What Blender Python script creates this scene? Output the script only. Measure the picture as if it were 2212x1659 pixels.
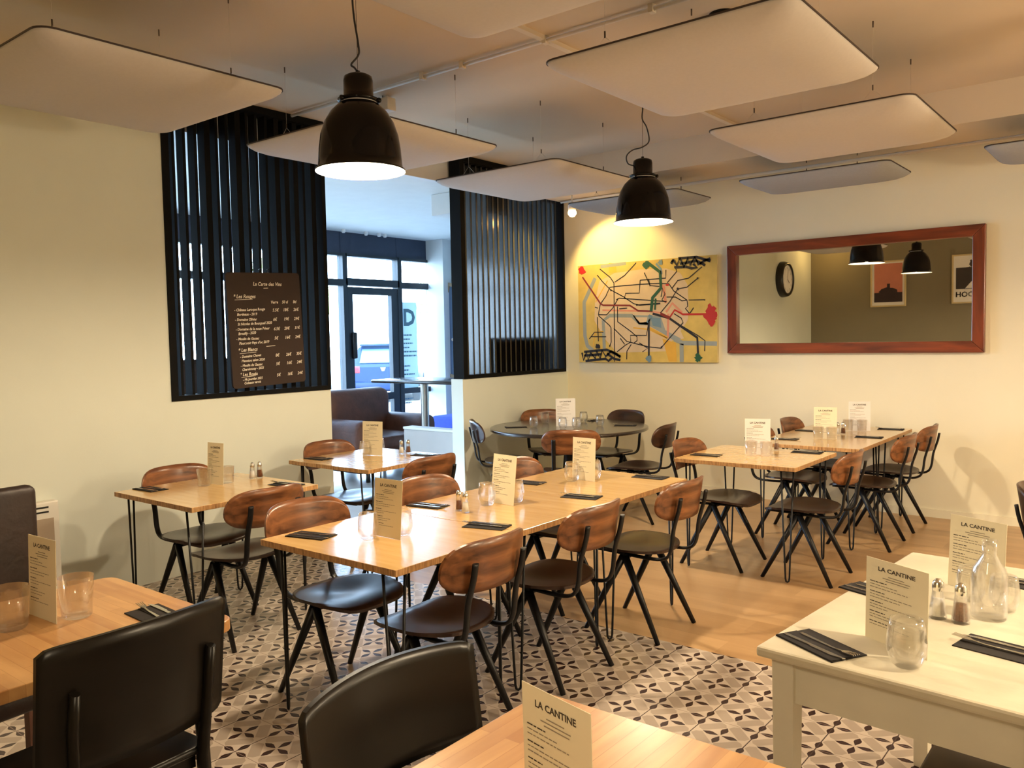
import bpy, bmesh, math, random
from mathutils import Vector, Matrix
random.seed(7)
PI = math.pi
for o in list(bpy.data.objects): bpy.data.objects.remove(o)
S = bpy.context.scene
COL = S.collection

# ------------------------------------------------------------ camera
cd = bpy.data.cameras.new('camera'); cam = bpy.data.objects.new('camera', cd); COL.objects.link(cam)
cd.sensor_width = 36.0; cd.lens = 1790.76 / 2212 * 36; cd.clip_start = 0.02; cd.clip_end = 200
yaw, pitch, roll = math.radians(38.656), math.radians(3.192), math.radians(-1.1276)
_f = Vector((-math.sin(yaw)*math.cos(pitch), math.cos(yaw)*math.cos(pitch), -math.sin(pitch)))
_r = Vector((math.cos(yaw), math.sin(yaw), 0)); _u = _r.cross(_f)
r2 = math.cos(roll)*_r + math.sin(roll)*_u; u2 = -math.sin(roll)*_r + math.cos(roll)*_u
M = Matrix((r2, u2, -_f)).transposed().to_4x4(); M.translation = Vector((0, 0, 1.6))
cam.matrix_world = M
S.camera = cam

# ------------------------------------------------------------ world, lights, exposure
S.view_settings.view_transform = 'Standard'; S.view_settings.look = 'None'
S.view_settings.gamma = 1.0; S.view_settings.use_curve_mapping = False
S.view_settings.exposure = 0.0
w = bpy.data.worlds.new('sky'); S.world = w; w.use_nodes = True
nt = w.node_tree; bgn = nt.nodes['Background']
tc = nt.nodes.new('ShaderNodeTexCoord'); sep = nt.nodes.new('ShaderNodeSeparateXYZ'); rp = nt.nodes.new('ShaderNodeValToRGB')
nt.links.new(tc.outputs['Generated'], sep.inputs[0]); nt.links.new(sep.outputs[2], rp.inputs[0]); nt.links.new(rp.outputs[0], bgn.inputs[0])
rp.color_ramp.elements[0].position = 0.0; rp.color_ramp.elements[0].color = (0.58, 0.79, 1.0, 1)
rp.color_ramp.elements[1].position = 0.6; rp.color_ramp.elements[1].color = (0.36, 0.62, 1.0, 1)
bgn.inputs[1].default_value = 21.0
def portal(x, y, z, sx, sy, rot):
    l = bpy.data.lights.new('window_portal', 'AREA'); l.shape = 'RECTANGLE'; l.size = sx; l.size_y = sy
    l.cycles.is_portal = True
    o = bpy.data.objects.new('window_portal', l); COL.objects.link(o); o.location = (x, y, z); o.rotation_euler = rot
portal(-9.12, 5.6, 1.42, 2.8, 7.6, (0, -PI/2, 0))

LAMP_W = 138.0
WARM = (1.0, 0.80, 0.54)
BULB_EMIT = 40.0

# ------------------------------------------------------------ materials
def newmat(name):
    m = bpy.data.materials.new(name); m.use_nodes = True
    return m, m.node_tree, m.node_tree.nodes['Principled BSDF']
def mat(name, col, rough=0.5, metal=0.0, var=0.06, scale=6.0, stretch=(1, 1, 1), bump=0.0, spec=0.5, coat=0.0, emit=None, detail=4, bscale=None):
    m, t, b = newmat(name); N = t.nodes; L = t.links
    b.inputs['Roughness'].default_value = rough; b.inputs['Metallic'].default_value = metal
    b.inputs['Specular IOR Level'].default_value = spec; b.inputs['Coat Weight'].default_value = coat
    b.inputs['Coat Roughness'].default_value = 0.12
    c = N.new('ShaderNodeTexCoord'); mp = N.new('ShaderNodeMapping'); mp.inputs['Scale'].default_value = stretch
    n = N.new('ShaderNodeTexNoise'); n.inputs['Scale'].default_value = scale; n.inputs['Detail'].default_value = detail
    L.new(c.outputs['Object'], mp.inputs[0]); L.new(mp.outputs[0], n.inputs['Vector'])
    r = N.new('ShaderNodeValToRGB'); e = r.color_ramp.elements
    e[0].position = 0.3; e[1].position = 0.7
    e[0].color = (*[max(0, x*(1-var)) for x in col], 1); e[1].color = (*[min(1, x*(1+var)) for x in col], 1)
    L.new(n.outputs[0], r.inputs[0]); L.new(r.outputs[0], b.inputs['Base Color'])
    if bump:
        bp = N.new('ShaderNodeBump'); bp.inputs['Strength'].default_value = bump; bp.inputs['Distance'].default_value = 0.01
        if bscale:
            n2 = N.new('ShaderNodeTexNoise'); n2.inputs['Scale'].default_value = bscale; L.new(c.outputs['Object'], n2.inputs['Vector']); L.new(n2.outputs[0], bp.inputs['Height'])
        else: L.new(n.outputs[0], bp.inputs['Height'])
        L.new(bp.outputs[0], b.inputs['Normal'])
    if emit:
        b.inputs['Emission Color'].default_value = (*emit[0], 1); b.inputs['Emission Strength'].default_value = emit[1]
    return m
def woodmat(name, c1, c2, rough=0.35, axis='X', freq=9.0, staves=0.0, coat=0.0, stave_len=0.45):
    """grain running along an axis; staves>0: butcher-block staves of that width"""
    m, t, b = newmat(name); N = t.nodes; L = t.links
    c = N.new('ShaderNodeTexCoord'); mp = N.new('ShaderNodeMapping')
    s = {'X': (0.12, 1, 1), 'Y': (1, 0.12, 1), 'Z': (1, 1, 0.12)}[axis]
    mp.inputs['Scale'].default_value = s; L.new(c.outputs['Object'], mp.inputs[0])
    n = N.new('ShaderNodeTexNoise'); n.inputs['Scale'].default_value = freq*3; n.inputs['Detail'].default_value = 6; n.inputs['Distortion'].default_value = 0.6
    L.new(mp.outputs[0], n.inputs['Vector'])
    fac = n.outputs[0]
    if staves:
        br = N.new('ShaderNodeTexBrick'); br.inputs['Scale'].default_value = 1.0; br.inputs['Mortar Size'].default_value = 0.0008
        br.inputs['Brick Width'].default_value = stave_len; br.inputs['Row Height'].default_value = staves
        br.inputs['Color1'].default_value = (0.15, 0.15, 0.15, 1); br.inputs['Color2'].default_value = (0.85, 0.85, 0.85, 1); br.inputs['Mortar'].default_value = (0, 0, 0, 1)
        br.offset = 0.37
        if axis == 'Y':
            m2 = N.new('ShaderNodeMapping'); m2.inputs['Rotation'].default_value = (0, 0, PI/2); L.new(c.outputs['Object'], m2.inputs[0]); L.new(m2.outputs[0], br.inputs['Vector'])
        else: L.new(c.outputs['Object'], br.inputs['Vector'])
        mx = N.new('ShaderNodeMath'); mx.operation = 'MULTIPLY_ADD'; mx.inputs[1].default_value = 0.35
        L.new(br.outputs[0], mx.inputs[0])
        mm = N.new('ShaderNodeMath'); mm.operation = 'MULTIPLY'; mm.inputs[1].default_value = 0.65; L.new(n.outputs[0], mm.inputs[0]); L.new(mm.outputs[0], mx.inputs[2])
        fac = mx.outputs[0]
    r = N.new('ShaderNodeValToRGB'); e = r.color_ramp.elements
    e[0].position = 0.32; e[1].position = 0.68; e[0].color = (*c1, 1); e[1].color = (*c2, 1)
    L.new(fac, r.inputs[0]); L.new(r.outputs[0], b.inputs['Base Color'])
    b.inputs['Roughness'].default_value = rough; b.inputs['Coat Weight'].default_value = coat; b.inputs['Coat Roughness'].default_value = 0.14
    return m
def glassmat(name, tint=(1, 1, 1), edge=0.55, base=0.06, rough=0.02, refr=0.0):
    m = bpy.data.materials.new(name); m.use_nodes = True; t = m.node_tree; N = t.nodes; L = t.links
    N.remove(N['Principled BSDF']); out = N['Material Output']
    tr = N.new('ShaderNodeBsdfTransparent'); tr.inputs[0].default_value = (*tint, 1)
    gl = N.new('ShaderNodeBsdfGlossy'); gl.inputs['Roughness'].default_value = rough; gl.inputs[0].default_value = (1, 1, 1, 1)
    if refr:
        gz = N.new('ShaderNodeBsdfGlass'); gz.inputs['IOR'].default_value = 1.42; gz.inputs['Roughness'].default_value = 0.0; m0 = N.new('ShaderNodeMixShader'); m0.inputs[0].default_value = refr
        L.new(tr.outputs[0], m0.inputs[1]); L.new(gz.outputs[0], m0.inputs[2]); tr = m0
    lw = N.new('ShaderNodeLayerWeight'); lw.inputs[0].default_value = 0.35
    mr = N.new('ShaderNodeMapRange'); mr.inputs[3].default_value = base; mr.inputs[4].default_value = edge
    no = N.new('ShaderNodeTexNoise'); no.inputs['Scale'].default_value = 30
    bp = N.new('ShaderNodeBump'); bp.inputs['Strength'].default_value = 0.008; L.new(no.outputs[0], bp.inputs['Height']); L.new(bp.outputs[0], gl.inputs['Normal'])
    L.new(lw.outputs[1], mr.inputs[0]); mx = N.new('ShaderNodeMixShader'); L.new(mr.outputs[0], mx.inputs[0])
    L.new(tr.outputs[0], mx.inputs[1]); L.new(gl.outputs[0], mx.inputs[2]); L.new(mx.outputs[0], out.inputs[0])
    return m
class E:  # tiny node-expression helper
    def __init__(s, t): s.t = t
    def op(s, o, *a):
        n = s.t.nodes.new('ShaderNodeMath'); n.operation = o
        for i, v in enumerate(a):
            if isinstance(v, (int, float)): n.inputs[i].default_value = v
            else: s.t.links.new(v, n.inputs[i])
        return n.outputs[0]
def tile_material():
    m, t, b = newmat('cement_tile'); e = E(t); op = e.op; N = t.nodes; L = t.links
    g = N.new('ShaderNodeNewGeometry'); sp = N.new('ShaderNodeSeparateXYZ'); L.new(g.outputs['Position'], sp.inputs[0])
    P = 0.2253
    px = op('DIVIDE', op('ADD', sp.outputs[0], 1.95), P); py = op('DIVIDE', op('SUBTRACT', sp.outputs[1], 3.13), P)
    def cell(v, off): return op('SUBTRACT', op('FRACT', op('ADD', v, off)), 0.5)
    def petals(off):
        u = op('ABSOLUTE', cell(px, off)); v = op('ABSOLUTE', cell(py, off))
        def pet(a, c):
            k = op('MINIMUM', op('MINIMUM', op('MULTIPLY', op('SUBTRACT', a, 0.025), 0.45), op('MULTIPLY', op('SUBTRACT', 0.33, a), 0.60)), 0.062)
            return op('GREATER_THAN', op('SUBTRACT', k, c), 0.0)
        return op('MAXIMUM', pet(u, v), pet(v, u))
    pet = op('MAXIMUM', petals(0.5), petals(0.0))
    s_ = op('ADD', px, py); t_ = op('SUBTRACT', py, px)
    def bar(a, c):
        A = op('ABSOLUTE', op('SUBTRACT', op('FRACT', a), 0.5)); B = op('ABSOLUTE', op('SUBTRACT', op('FRACT', op('ADD', c, 0.5)), 0.5))
        B2 = op('ADD', B, op('MULTIPLY', A, 0.35))
        return op('MULTIPLY', op('LESS_THAN', A, 0.15), op('LESS_THAN', B2, 0.36))
    bars = op('MAXIMUM', bar(s_, t_), bar(t_, s_))
    gx = op('LESS_THAN', op('ABSOLUTE', cell(px, 0.5)), 0.010); gy = op('LESS_THAN', op('ABSOLUTE', cell(py, 0.5)), 0.006)
    def mix(f, a, c):
        n = N.new('ShaderNodeMix'); n.data_type = 'RGBA'
        L.new(f, n.inputs[0])
        for i, v in ((6, a), (7, c)):
            if isinstance(v, tuple): n.inputs[i].default_value = (*v, 1)
            else: L.new(v, n.inputs[i])
        return n.outputs[2]
    no = N.new('ShaderNodeTexNoise'); no.inputs['Scale'].default_value = 18; no.inputs['Detail'].default_value = 4; L.new(g.outputs['Position'], no.inputs['Vector'])
    base = mix(no.outputs[0], (0.50, 0.42, 0.35), (0.61, 0.52, 0.44))
    c = mix(bars, base, (0.38, 0.315, 0.26)); c = mix(pet, c, (0.030, 0.012, 0.012))
    c = mix(gy, c, (0.26, 0.2, 0.17)); c = mix(gx, c, (0.06, 0.04, 0.035))
    L.new(c, b.inputs['Base Color']); b.inputs['Roughness'].default_value = 0.27
    bp = N.new('ShaderNodeBump'); bp.inputs['Strength'].default_value = 0.25; bp.inputs['Distance'].default_value = 0.002; bp.invert = True
    L.new(op('MAXIMUM', gx, gy), bp.inputs['Height']); L.new(bp.outputs[0], b.inputs['Normal'])
    return m

M_wall = mat('cream_paint', (0.80, 0.755, 0.59), 0.75, var=0.02, scale=2, bump=0.05, bscale=180)
M_wallL = mat('pale_green_paint', (0.68, 0.715, 0.64), 0.7, var=0.02, scale=2, bump=0.05, bscale=180)
M_taupe = mat('taupe_paint', (0.22, 0.19, 0.125), 0.8, var=0.03, scale=2)
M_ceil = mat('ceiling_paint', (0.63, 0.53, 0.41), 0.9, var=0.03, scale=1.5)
M_white = mat('white_paint', (0.8, 0.8, 0.78), 0.6, var=0.02)
M_pipe = mat('white_conduit', (0.70, 0.62, 0.50), 0.5, var=0.02)
M_felt = mat('white_acoustic_felt', (0.56, 0.525, 0.50), 0.95, var=0.02, scale=60, bump=0.03)
M_feltg = mat('blue_grey_acoustic_felt', (0.33, 0.35, 0.39), 0.95, var=0.03, scale=60, bump=0.03)
M_edge = mat('dark_panel_edge', (0.035, 0.02, 0.015), 0.6)
M_tile = tile_material()
M_floorw = woodmat('oak_laminate', (0.36, 0.21, 0.092), (0.53, 0.335, 0.165), 0.30, 'X', 2.2, staves=0.19, stave_len=1.3)
M_lfloor = mat('lounge_pale_floor', (0.55, 0.55, 0.52), 0.22, var=0.06, scale=3)
M_black = mat('black_painted_timber', (0.004, 0.004, 0.004), 0.26, var=0.2, scale=30, stretch=(1, 1, 0.05), bump=0.1, spec=0.6, coat=0.5)
M_steel = mat('black_powder_steel', (0.004, 0.004, 0.005), 0.4, var=0.1, scale=40, spec=0.3)
M_walnut = woodmat('walnut_veneer', (0.060, 0.018, 0.006), (0.26, 0.098, 0.034), 0.32, 'Y', 9, coat=0.10)
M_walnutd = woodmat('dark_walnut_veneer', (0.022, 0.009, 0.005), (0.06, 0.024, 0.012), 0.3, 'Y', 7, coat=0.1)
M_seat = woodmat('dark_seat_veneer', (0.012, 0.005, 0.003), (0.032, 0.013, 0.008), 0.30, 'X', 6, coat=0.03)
M_top = woodmat('honey_bamboo_top', (0.62, 0.375, 0.14), (0.71, 0.46, 0.19), 0.20, 'X', 10, coat=0.6)
M_topedge = woodmat('bamboo_ply_edge', (0.26, 0.12, 0.04), (0.62, 0.36, 0.15), 0.45, 'Z', 30)
M_block = woodmat('butcher_block', (0.42, 0.20, 0.07), (0.64, 0.37, 0.15), 0.30, 'X', 6, staves=0.04, coat=0.08)
M_blocky = woodmat('butcher_block_lengthwise', (0.42, 0.20, 0.07), (0.64, 0.37, 0.15), 0.34, 'Y', 6, staves=0.04, coat=0.05)
M_rd = woodmat('dark_round_top', (0.020, 0.014, 0.011), (0.036, 0.026, 0.020), 0.25, 'X', 6, coat=0.4)
M_wtab = mat('worn_white_paint', (0.62, 0.57, 0.44), 0.42, var=0.13, scale=5, bump=0.1, bscale=30)
M_wtabl = mat('white_table_leg_paint', (0.74, 0.70, 0.58), 0.5, var=0.05, scale=7)
M_glass = glassmat('clear_glass', edge=0.38, base=0.03, refr=0.22)
M_pane = glassmat('window_glass', edge=0.4, base=0.03, rough=0.0)
M_card = mat('cream_card', (0.80, 0.72, 0.52), 0.8, var=0.02)
M_cardw = mat('white_card', (0.80, 0.78, 0.76), 0.8, var=0.02)
M_ink = mat('dark_ink', (0.06, 0.045, 0.03), 0.8)
M_inkl = mat('grey_ink', (0.30, 0.25, 0.18), 0.8)
M_nap = mat('black_napkin', (0.010, 0.007, 0.006), 0.95, var=0.2, scale=40, bump=0.1)
M_chrome = mat('polished_steel', (0.72, 0.70, 0.66), 0.18, 1.0, var=0.03)
M_salt = mat('salt', (0.85, 0.83, 0.78), 0.9, var=0.05, scale=300)
M_pepper = mat('pepper', (0.16, 0.055, 0.02), 0.9, var=0.4, scale=300)
M_lamp = mat('black_brown_enamel', (0.005, 0.0035, 0.003), 0.12, var=0.1, spec=0.22)
M_lampin = mat('white_enamel', (0.85, 0.83, 0.78), 0.45, var=0.01)
M_bulb = mat('lit_bulb', (1, 0.9, 0.7), 0.5, emit=((1.0, 0.72, 0.40), BULB_EMIT))
M_cable = mat('black_cable', (0.01, 0.008, 0.008), 0.5)
M_wire = mat('thin_wire', (0.10, 0.07, 0.05), 0.5, 0.5)
M_redwood = woodmat('red_brown_frame', (0.09, 0.016, 0.006), (0.26, 0.052, 0.016), 0.30, 'X', 5, coat=0.4)
M_redwoodz = woodmat('red_brown_frame_upright', (0.09, 0.016, 0.006), (0.26, 0.052, 0.016), 0.30, 'Z', 5, coat=0.4)
M_mirror = mat('mirror_silver', (0.80, 0.80, 0.74), 0.01, 1.0, var=0.0)
M_slate = mat('chalkboard_slate', (0.028, 0.014, 0.009), 0.8, var=0.15, scale=4)
M_chalk = mat('chalk', (0.80, 0.74, 0.62), 0.9, var=0.05)
M_leather = mat('dark_brown_leather', (0.11, 0.040, 0.022), 0.55, var=0.25, scale=9, bump=0.2, bscale=40)
M_blue = mat('blue_upholstery', (0.03, 0.06, 0.36), 0.85, var=0.1, scale=20)
M_navy = mat('navy_upholstery', (0.008, 0.014, 0.07), 0.85, var=0.15, scale=20)
M_alu = mat('dark_grey_aluminium', (0.035, 0.045, 0.055), 0.4, 0.3, var=0.05)
M_fascia = mat('slate_blue_fascia', (0.030, 0.042, 0.075), 0.6, var=0.05)
M_vinyl = mat('pale_blue_vinyl', (0.45, 0.62, 0.72), 0.6, var=0.02)
_n = M_vinyl.node_tree; _t = _n.nodes.new('ShaderNodeBsdfTranslucent'); _t.inputs[0].default_value = (0.045, 0.06, 0.065, 1)
_m = _n.nodes.new('ShaderNodeAddShader'); _n.links.new(_n.nodes['Principled BSDF'].outputs[0], _m.inputs[0]); _n.links.new(_t.outputs[0], _m.inputs[1]); _n.links.new(_m.outputs[0], _n.nodes['Material Output'].inputs[0])
M_bluegrey = mat('lounge_blue_wall', (0.46, 0.56, 0.62), 0.8, var=0.02)
M_car = mat('dark_blue_car_paint', (0.012, 0.03, 0.09), 0.35, 0.0, coat=0.15, spec=0.3, var=0.03)
M_teal = mat('teal_car_paint', (0.01, 0.12, 0.18), 0.35, 0.0, coat=0.15, spec=0.3, var=0.03)
M_carglass = mat('car_glass', (0.10, 0.20, 0.26), 0.05, 0.0, spec=1.0, var=0.02)
M_red = mat('tail_light_red', (0.5, 0.03, 0.04), 0.2)
M_tyre = mat('rubber', (0.015, 0.015, 0.016), 0.8)
M_asph = mat('pale_paving', (0.42, 0.38, 0.32), 0.8, var=0.08, scale=2)
M_leaf = mat('olive_foliage', (0.30, 0.36, 0.10), 0.8, var=0.35, scale=8)
M_bark = mat('bark', (0.2, 0.14, 0.09), 0.9, var=0.2)
M_rad = mat('heater_white', (0.76, 0.73, 0.66), 0.5, var=0.02)
M_radp = mat('heater_panel_tan', (0.40, 0.32, 0.24), 0.5, var=0.03)
M_dkfr = mat('black_plastic', (0.01, 0.01, 0.01), 0.3)
M_dkply = mat('black_stained_ply', (0.006, 0.0045, 0.003), 0.30, var=0.25, scale=12, stretch=(1, 0.1, 1), spec=0.25)

M_blackm = mat('matt_black_timber', (0.004, 0.004, 0.004), 0.75, var=0.2, scale=30, stretch=(1, 1, 0.05), bump=0.1, spec=0.12)
M_leatherd = mat('very_dark_leather', (0.020, 0.010, 0.007), 0.5, var=0.25, scale=9, bump=0.2, bscale=40, spec=0.3)
M_div = mat('divider_white', (0.50, 0.48, 0.46), 0.6, var=0.02)
# ------------------------------------------------------------ mesh helpers
def new(): return bmesh.new()
def box(bm, x0, x1, y0, y1, z0, z1, mi=0, rot=None, org=None):
    vs = [bm.verts.new((x, y, z)) for x in (x0, x1) for y in (y0, y1) for z in (z0, z1)]
    fs = [(0, 1, 3, 2), (4, 6, 7, 5), (0, 4, 5, 1), (2, 3, 7, 6), (0, 2, 6, 4), (1, 5, 7, 3)]
    F = []
    for f in fs:
        q = bm.faces.new([vs[i] for i in f]); q.material_index = mi; F.append(q)
    if rot is not None:
        bmesh.ops.rotate(bm, verts=vs, cent=org or (0, 0, 0), matrix=rot)
    return vs
def rbox(bm, x0, x1, y0, y1, z0, z1, r, seg=3, mi=0):
    b2 = new(); box(b2, x0, x1, y0, y1, z0, z1)
    bmesh.ops.bevel(b2, geom=list(b2.edges), offset=r, segments=seg, affect='EDGES', profile=0.5)
    for f in b2.faces: f.material_index = mi; f.smooth = True
    me = bpy.data.meshes.new('tmp'); b2.to_mesh(me); b2.free(); bm.from_mesh(me); bpy.data.meshes.remove(me)
def tube(bm, pts, r, n=8, mi=0, flat=None):
    """flat=(scale along side vector); r may be a list"""
    pts = [Vector(p) for p in pts]; rings = []
    rr = r if isinstance(r, (list, tuple)) else [r]*len(pts)
    up = None
    for i, p in enumerate(pts):
        d = (pts[min(i+1, len(pts)-1)] - pts[max(i-1, 0)]).normalized()
        if up is None:
            a = Vector((0, 0, 1)) if abs(d.z) < 0.95 else Vector((1, 0, 0)); s = d.cross(a).normalized()
        else:
            s = (up - d*up.dot(d)).normalized()
        up = s; t = d.cross(s)
        fl = flat or (1, 1)
        rings.append([bm.verts.new(p + s*math.cos(2*PI*k/n)*rr[i]*fl[0] + t*math.sin(2*PI*k/n)*rr[i]*fl[1]) for k in range(n)])
    for a, b in zip(rings, rings[1:]):
        for k in range(n):
            f = bm.faces.new((a[k], a[(k+1) % n], b[(k+1) % n], b[k])); f.smooth = True; f.material_index = mi
    for q in (rings[0][::-1], rings[-1]):
        f = bm.faces.new(q); f.material_index = mi
def lathe(bm, prof, n=32, c=(0, 0, 0), mi=0, smooth=True):
    rings = []
    for r, z in prof:
        if r < 1e-5: rings.append([bm.verts.new((c[0], c[1], c[2]+z))])
        else: rings.append([bm.verts.new((c[0]+r*math.cos(2*PI*k/n), c[1]+r*math.sin(2*PI*k/n), c[2]+z)) for k in range(n)])
    for a, b in zip(rings, rings[1:]):
        if len(a) == 1 and len(b) == 1: continue
        for k in range(n):
            if len(a) == 1: vs = (a[0], b[(k+1) % n], b[k])
            elif len(b) == 1: vs = (a[k], a[(k+1) % n], b[0])
            else: vs = (a[k], a[(k+1) % n], b[(k+1) % n], b[k])
            f = bm.faces.new(vs); f.smooth = smooth; f.material_index = mi
def prism(bm, pts, z0, z1, mi=0, ax='Z'):
    def mk(p, z): return {'Z': (p[0], p[1], z), 'Y': (p[0], z, p[1]), 'X': (z, p[0], p[1])}[ax]
    a = [bm.verts.new(mk(p, z0)) for p in pts]; b = [bm.verts.new(mk(p, z1)) for p in pts]; n = len(pts)
    for k in range(n): bm.faces.new((a[k], a[(k+1) % n], b[(k+1) % n], b[k])).material_index = mi
    bm.faces.new(a[::-1]).material_index = mi; bm.faces.new(b).material_index = mi
def sheet(bm, P, ns, nt_, th, mi=0, mi_edge=None):
    """P(s,t)->Vector, s,t in 0..1; th: Vector thickness offset"""
    th = Vector(th)
    A = [[Vector(P(i/ns, j/nt_)) for j in range(nt_+1)] for i in range(ns+1)]
    top = [[bm.verts.new(p) for p in r] for r in A]; bot = [[bm.verts.new(p+th) for p in r] for r in A]
    me_ = mi if mi_edge is None else mi_edge
    for i in range(ns):
        for j in range(nt_):
            for g, o in ((top, 1), (bot, -1)):
                q = (g[i][j], g[i+1][j], g[i+1][j+1], g[i][j+1]); f = bm.faces.new(q[::o]); f.smooth = True; f.material_index = mi
    def wall(l1, l2):
        for k in range(len(l1)-1):
            f = bm.faces.new((l1[k], l1[k+1], l2[k+1], l2[k])); f.material_index = me_
    wall([r[0] for r in top][::-1], [r[0] for r in bot][::-1]); wall([r[-1] for r in top], [r[-1] for r in bot])
    wall(top[0], bot[0]); wall(top[-1][::-1], bot[-1][::-1])
def obj(name, bm, m, parent=None, loc=(0, 0, 0), rot=(0, 0, 0), bevel=0, doubles=False):
    if doubles: bmesh.ops.remove_doubles(bm, verts=bm.verts, dist=1e-5)
    bmesh.ops.recalc_face_normals(bm, faces=bm.faces)
    me = bpy.data.meshes.new(name); bm.to_mesh(me); bm.free()
    for q in (m if isinstance(m, (list, tuple)) else [m]): me.materials.append(q)
    o = bpy.data.objects.new(name, me); COL.objects.link(o); o.location = loc; o.rotation_euler = rot
    if parent: o.parent = parent
    if bevel:
        md = o.modifiers.new('bevel', 'BEVEL'); md.width = bevel; md.segments = 2; md.limit_method = 'ANGLE'
    return o
def thing(name, label, cat, loc=(0, 0, 0), rz=0, group=None):
    o = bpy.data.objects.new(name, None); COL.objects.link(o); o.empty_display_size = 0.1
    o.location = loc; o.rotation_euler = (0, 0, rz); o['label'] = label; o['category'] = cat
    if group: o['group'] = group
    return o
def tag(o, label, cat, group=None):
    o['label'] = label; o['category'] = cat
    if group: o['group'] = group
    return o
def struct(name, bm, m, **k):
    o = obj(name, bm, m, **k)
    if not k.get('parent'): o['kind'] = 'structure'
    return o
def dup(root, label=None, loc=None, rz=None, group=None):
    r = root.copy(); COL.objects.link(r)
    if loc is not None: r.location = loc
    if rz is not None: r.rotation_euler = (0, 0, rz)
    if label: r['label'] = label
    if group: r['group'] = group
    for ch in [c for c in root.children]:
        c = ch.copy(); COL.objects.link(c); c.parent = r
        for g in ch.children:
            d = g.copy(); COL.objects.link(d); d.parent = c
    return r
_fc = {}
def text_into(bm, s, size, x, y, shear=0.0, mi=0, align='LEFT', rot=0.0, bold=0.0, sx=1.0):
    cu = bpy.data.curves.new('t', 'FONT'); cu.body = s; cu.size = size; cu.shear = shear; cu.align_x = align; cu.offset = bold; cu.resolution_u = 2
    o = bpy.data.objects.new('t', cu); COL.objects.link(o)
    bpy.context.view_layer.update()
    me = bpy.data.meshes.new_from_object(o.evaluated_get(bpy.context.evaluated_depsgraph_get()))
    me.transform(Matrix.Translation((x, y, 0)) @ Matrix.Rotation(rot, 4, 'Z') @ Matrix.Diagonal((sx, 1, 1, 1)))
    n0 = len(bm.faces); bm.from_mesh(me); bm.faces.ensure_lookup_table()
    for f in bm.faces[n0:]: f.material_index = mi
    bpy.data.objects.remove(o); bpy.data.curves.remove(cu); bpy.data.meshes.remove(me)
def quad(bm, x0, y0, x1, y1, mi=0, z=0.0):
    f = bm.faces.new([bm.verts.new(p) for p in ((x0, y0, z), (x1, y0, z), (x1, y1, z), (x0, y1, z))]); f.material_index = mi
def strip(bm, pts, wd, z, mi=0, cap=False):
    """flat painted line of width wd in the XY plane"""
    pts = [Vector((p[0], p[1])) for p in pts]; L_, R_ = [], []
    for i, p in enumerate(pts):
        d = (pts[min(i+1, len(pts)-1)] - pts[max(i-1, 0)])
        if d.length < 1e-6: d = Vector((1, 0))
        d.normalize(); n = Vector((-d.y, d.x))*wd/2
        if cap:
            if i == 0: p = p - d*wd*0.3
            if i == len(pts)-1: p = p + d*wd*0.3
        L_.append(bm.verts.new((*(p+n), z))); R_.append(bm.verts.new((*(p-n), z)))
    for i in range(len(pts)-1):
        bm.faces.new((L_[i], R_[i], R_[i+1], L_[i+1])).material_index = mi
def blob(bm, x, y, r, z, mi=0, n=18, jag=0.35, sy=1.0):
    f = bm.faces.new([bm.verts.new((x+r*(1+random.uniform(-jag, jag))*math.cos(2*PI*k/n), y+sy*r*(1+random.uniform(-jag, jag))*math.sin(2*PI*k/n), z)) for k in range(n)]); f.material_index = mi

# ------------------------------------------------------------ room shell
XW, YW, ZC = -5.35, 7.7, 3.35
XR, YF = 2.8, -0.35
b = new(); box(b, XW, XR, YF, 3.805, -0.1, 0.0); struct('floor', b, M_tile)
b = new(); box(b, XW, XR, 3.805, YW, -0.1, 0.0); struct('floor', b, M_floorw)
b = new(); box(b, -9.0, XW-0.15, 1.7, 9.45, -0.1, 0.0); struct('floor', b, M_lfloor)
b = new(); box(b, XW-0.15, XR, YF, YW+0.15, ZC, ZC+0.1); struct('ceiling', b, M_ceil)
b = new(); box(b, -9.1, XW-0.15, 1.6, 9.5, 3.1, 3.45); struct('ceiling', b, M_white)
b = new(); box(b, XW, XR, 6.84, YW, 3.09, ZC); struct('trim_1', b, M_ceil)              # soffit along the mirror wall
b = new(); box(b, XW-0.15, XR+0.15, YW, YW+0.15, 0, ZC); struct('wall_back', b, M_wall)
b = new(); box(b, XW-0.15, XR+0.15, YF-0.15, YF, 0, ZC); struct('wall_front', b, M_taupe)
b = new(); box(b, XR, XR+0.15, YF, YW, 0, ZC); struct('wall_right', b, M_wall)
b = new()                                                                              # left wall with its two screen openings
box(b, XW-0.15, XW, YF, 2.96, 0, ZC); box(b, XW-0.15, XW, 2.96, 4.33, 0, 1.21)
box(b, XW-0.15, XW, 5.93, YW, 0, 1.21)
struct('wall_left', b, M_wallL, doubles=False)
b = new(); box(b, -9.1, XW-0.15, 9.35, 9.5, 0, 3.1); struct('wall_lounge_far', b, M_bluegrey)
b = new(); box(b, -9.1, XW-0.15, 1.55, 1.7, 0, 3.1); struct('wall_lounge_near', b, M_taupe)
b = new(); box(b, XW-0.15, XW-0.3, YW+0.15, 9.35, 0, 3.1); struct('wall_lounge_side', b, M_bluegrey)
b = new(); box(b, -8.97, -8.62, 9.17, 9.348, 0, 3.1); struct('trim_2', b, M_white)         # pale pillar beside the shop front
b = new(); box(b, -3.9, XR, YW-0.012, YW, 0, 0.07); struct('baseboard_back', b, M_wall)
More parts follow.
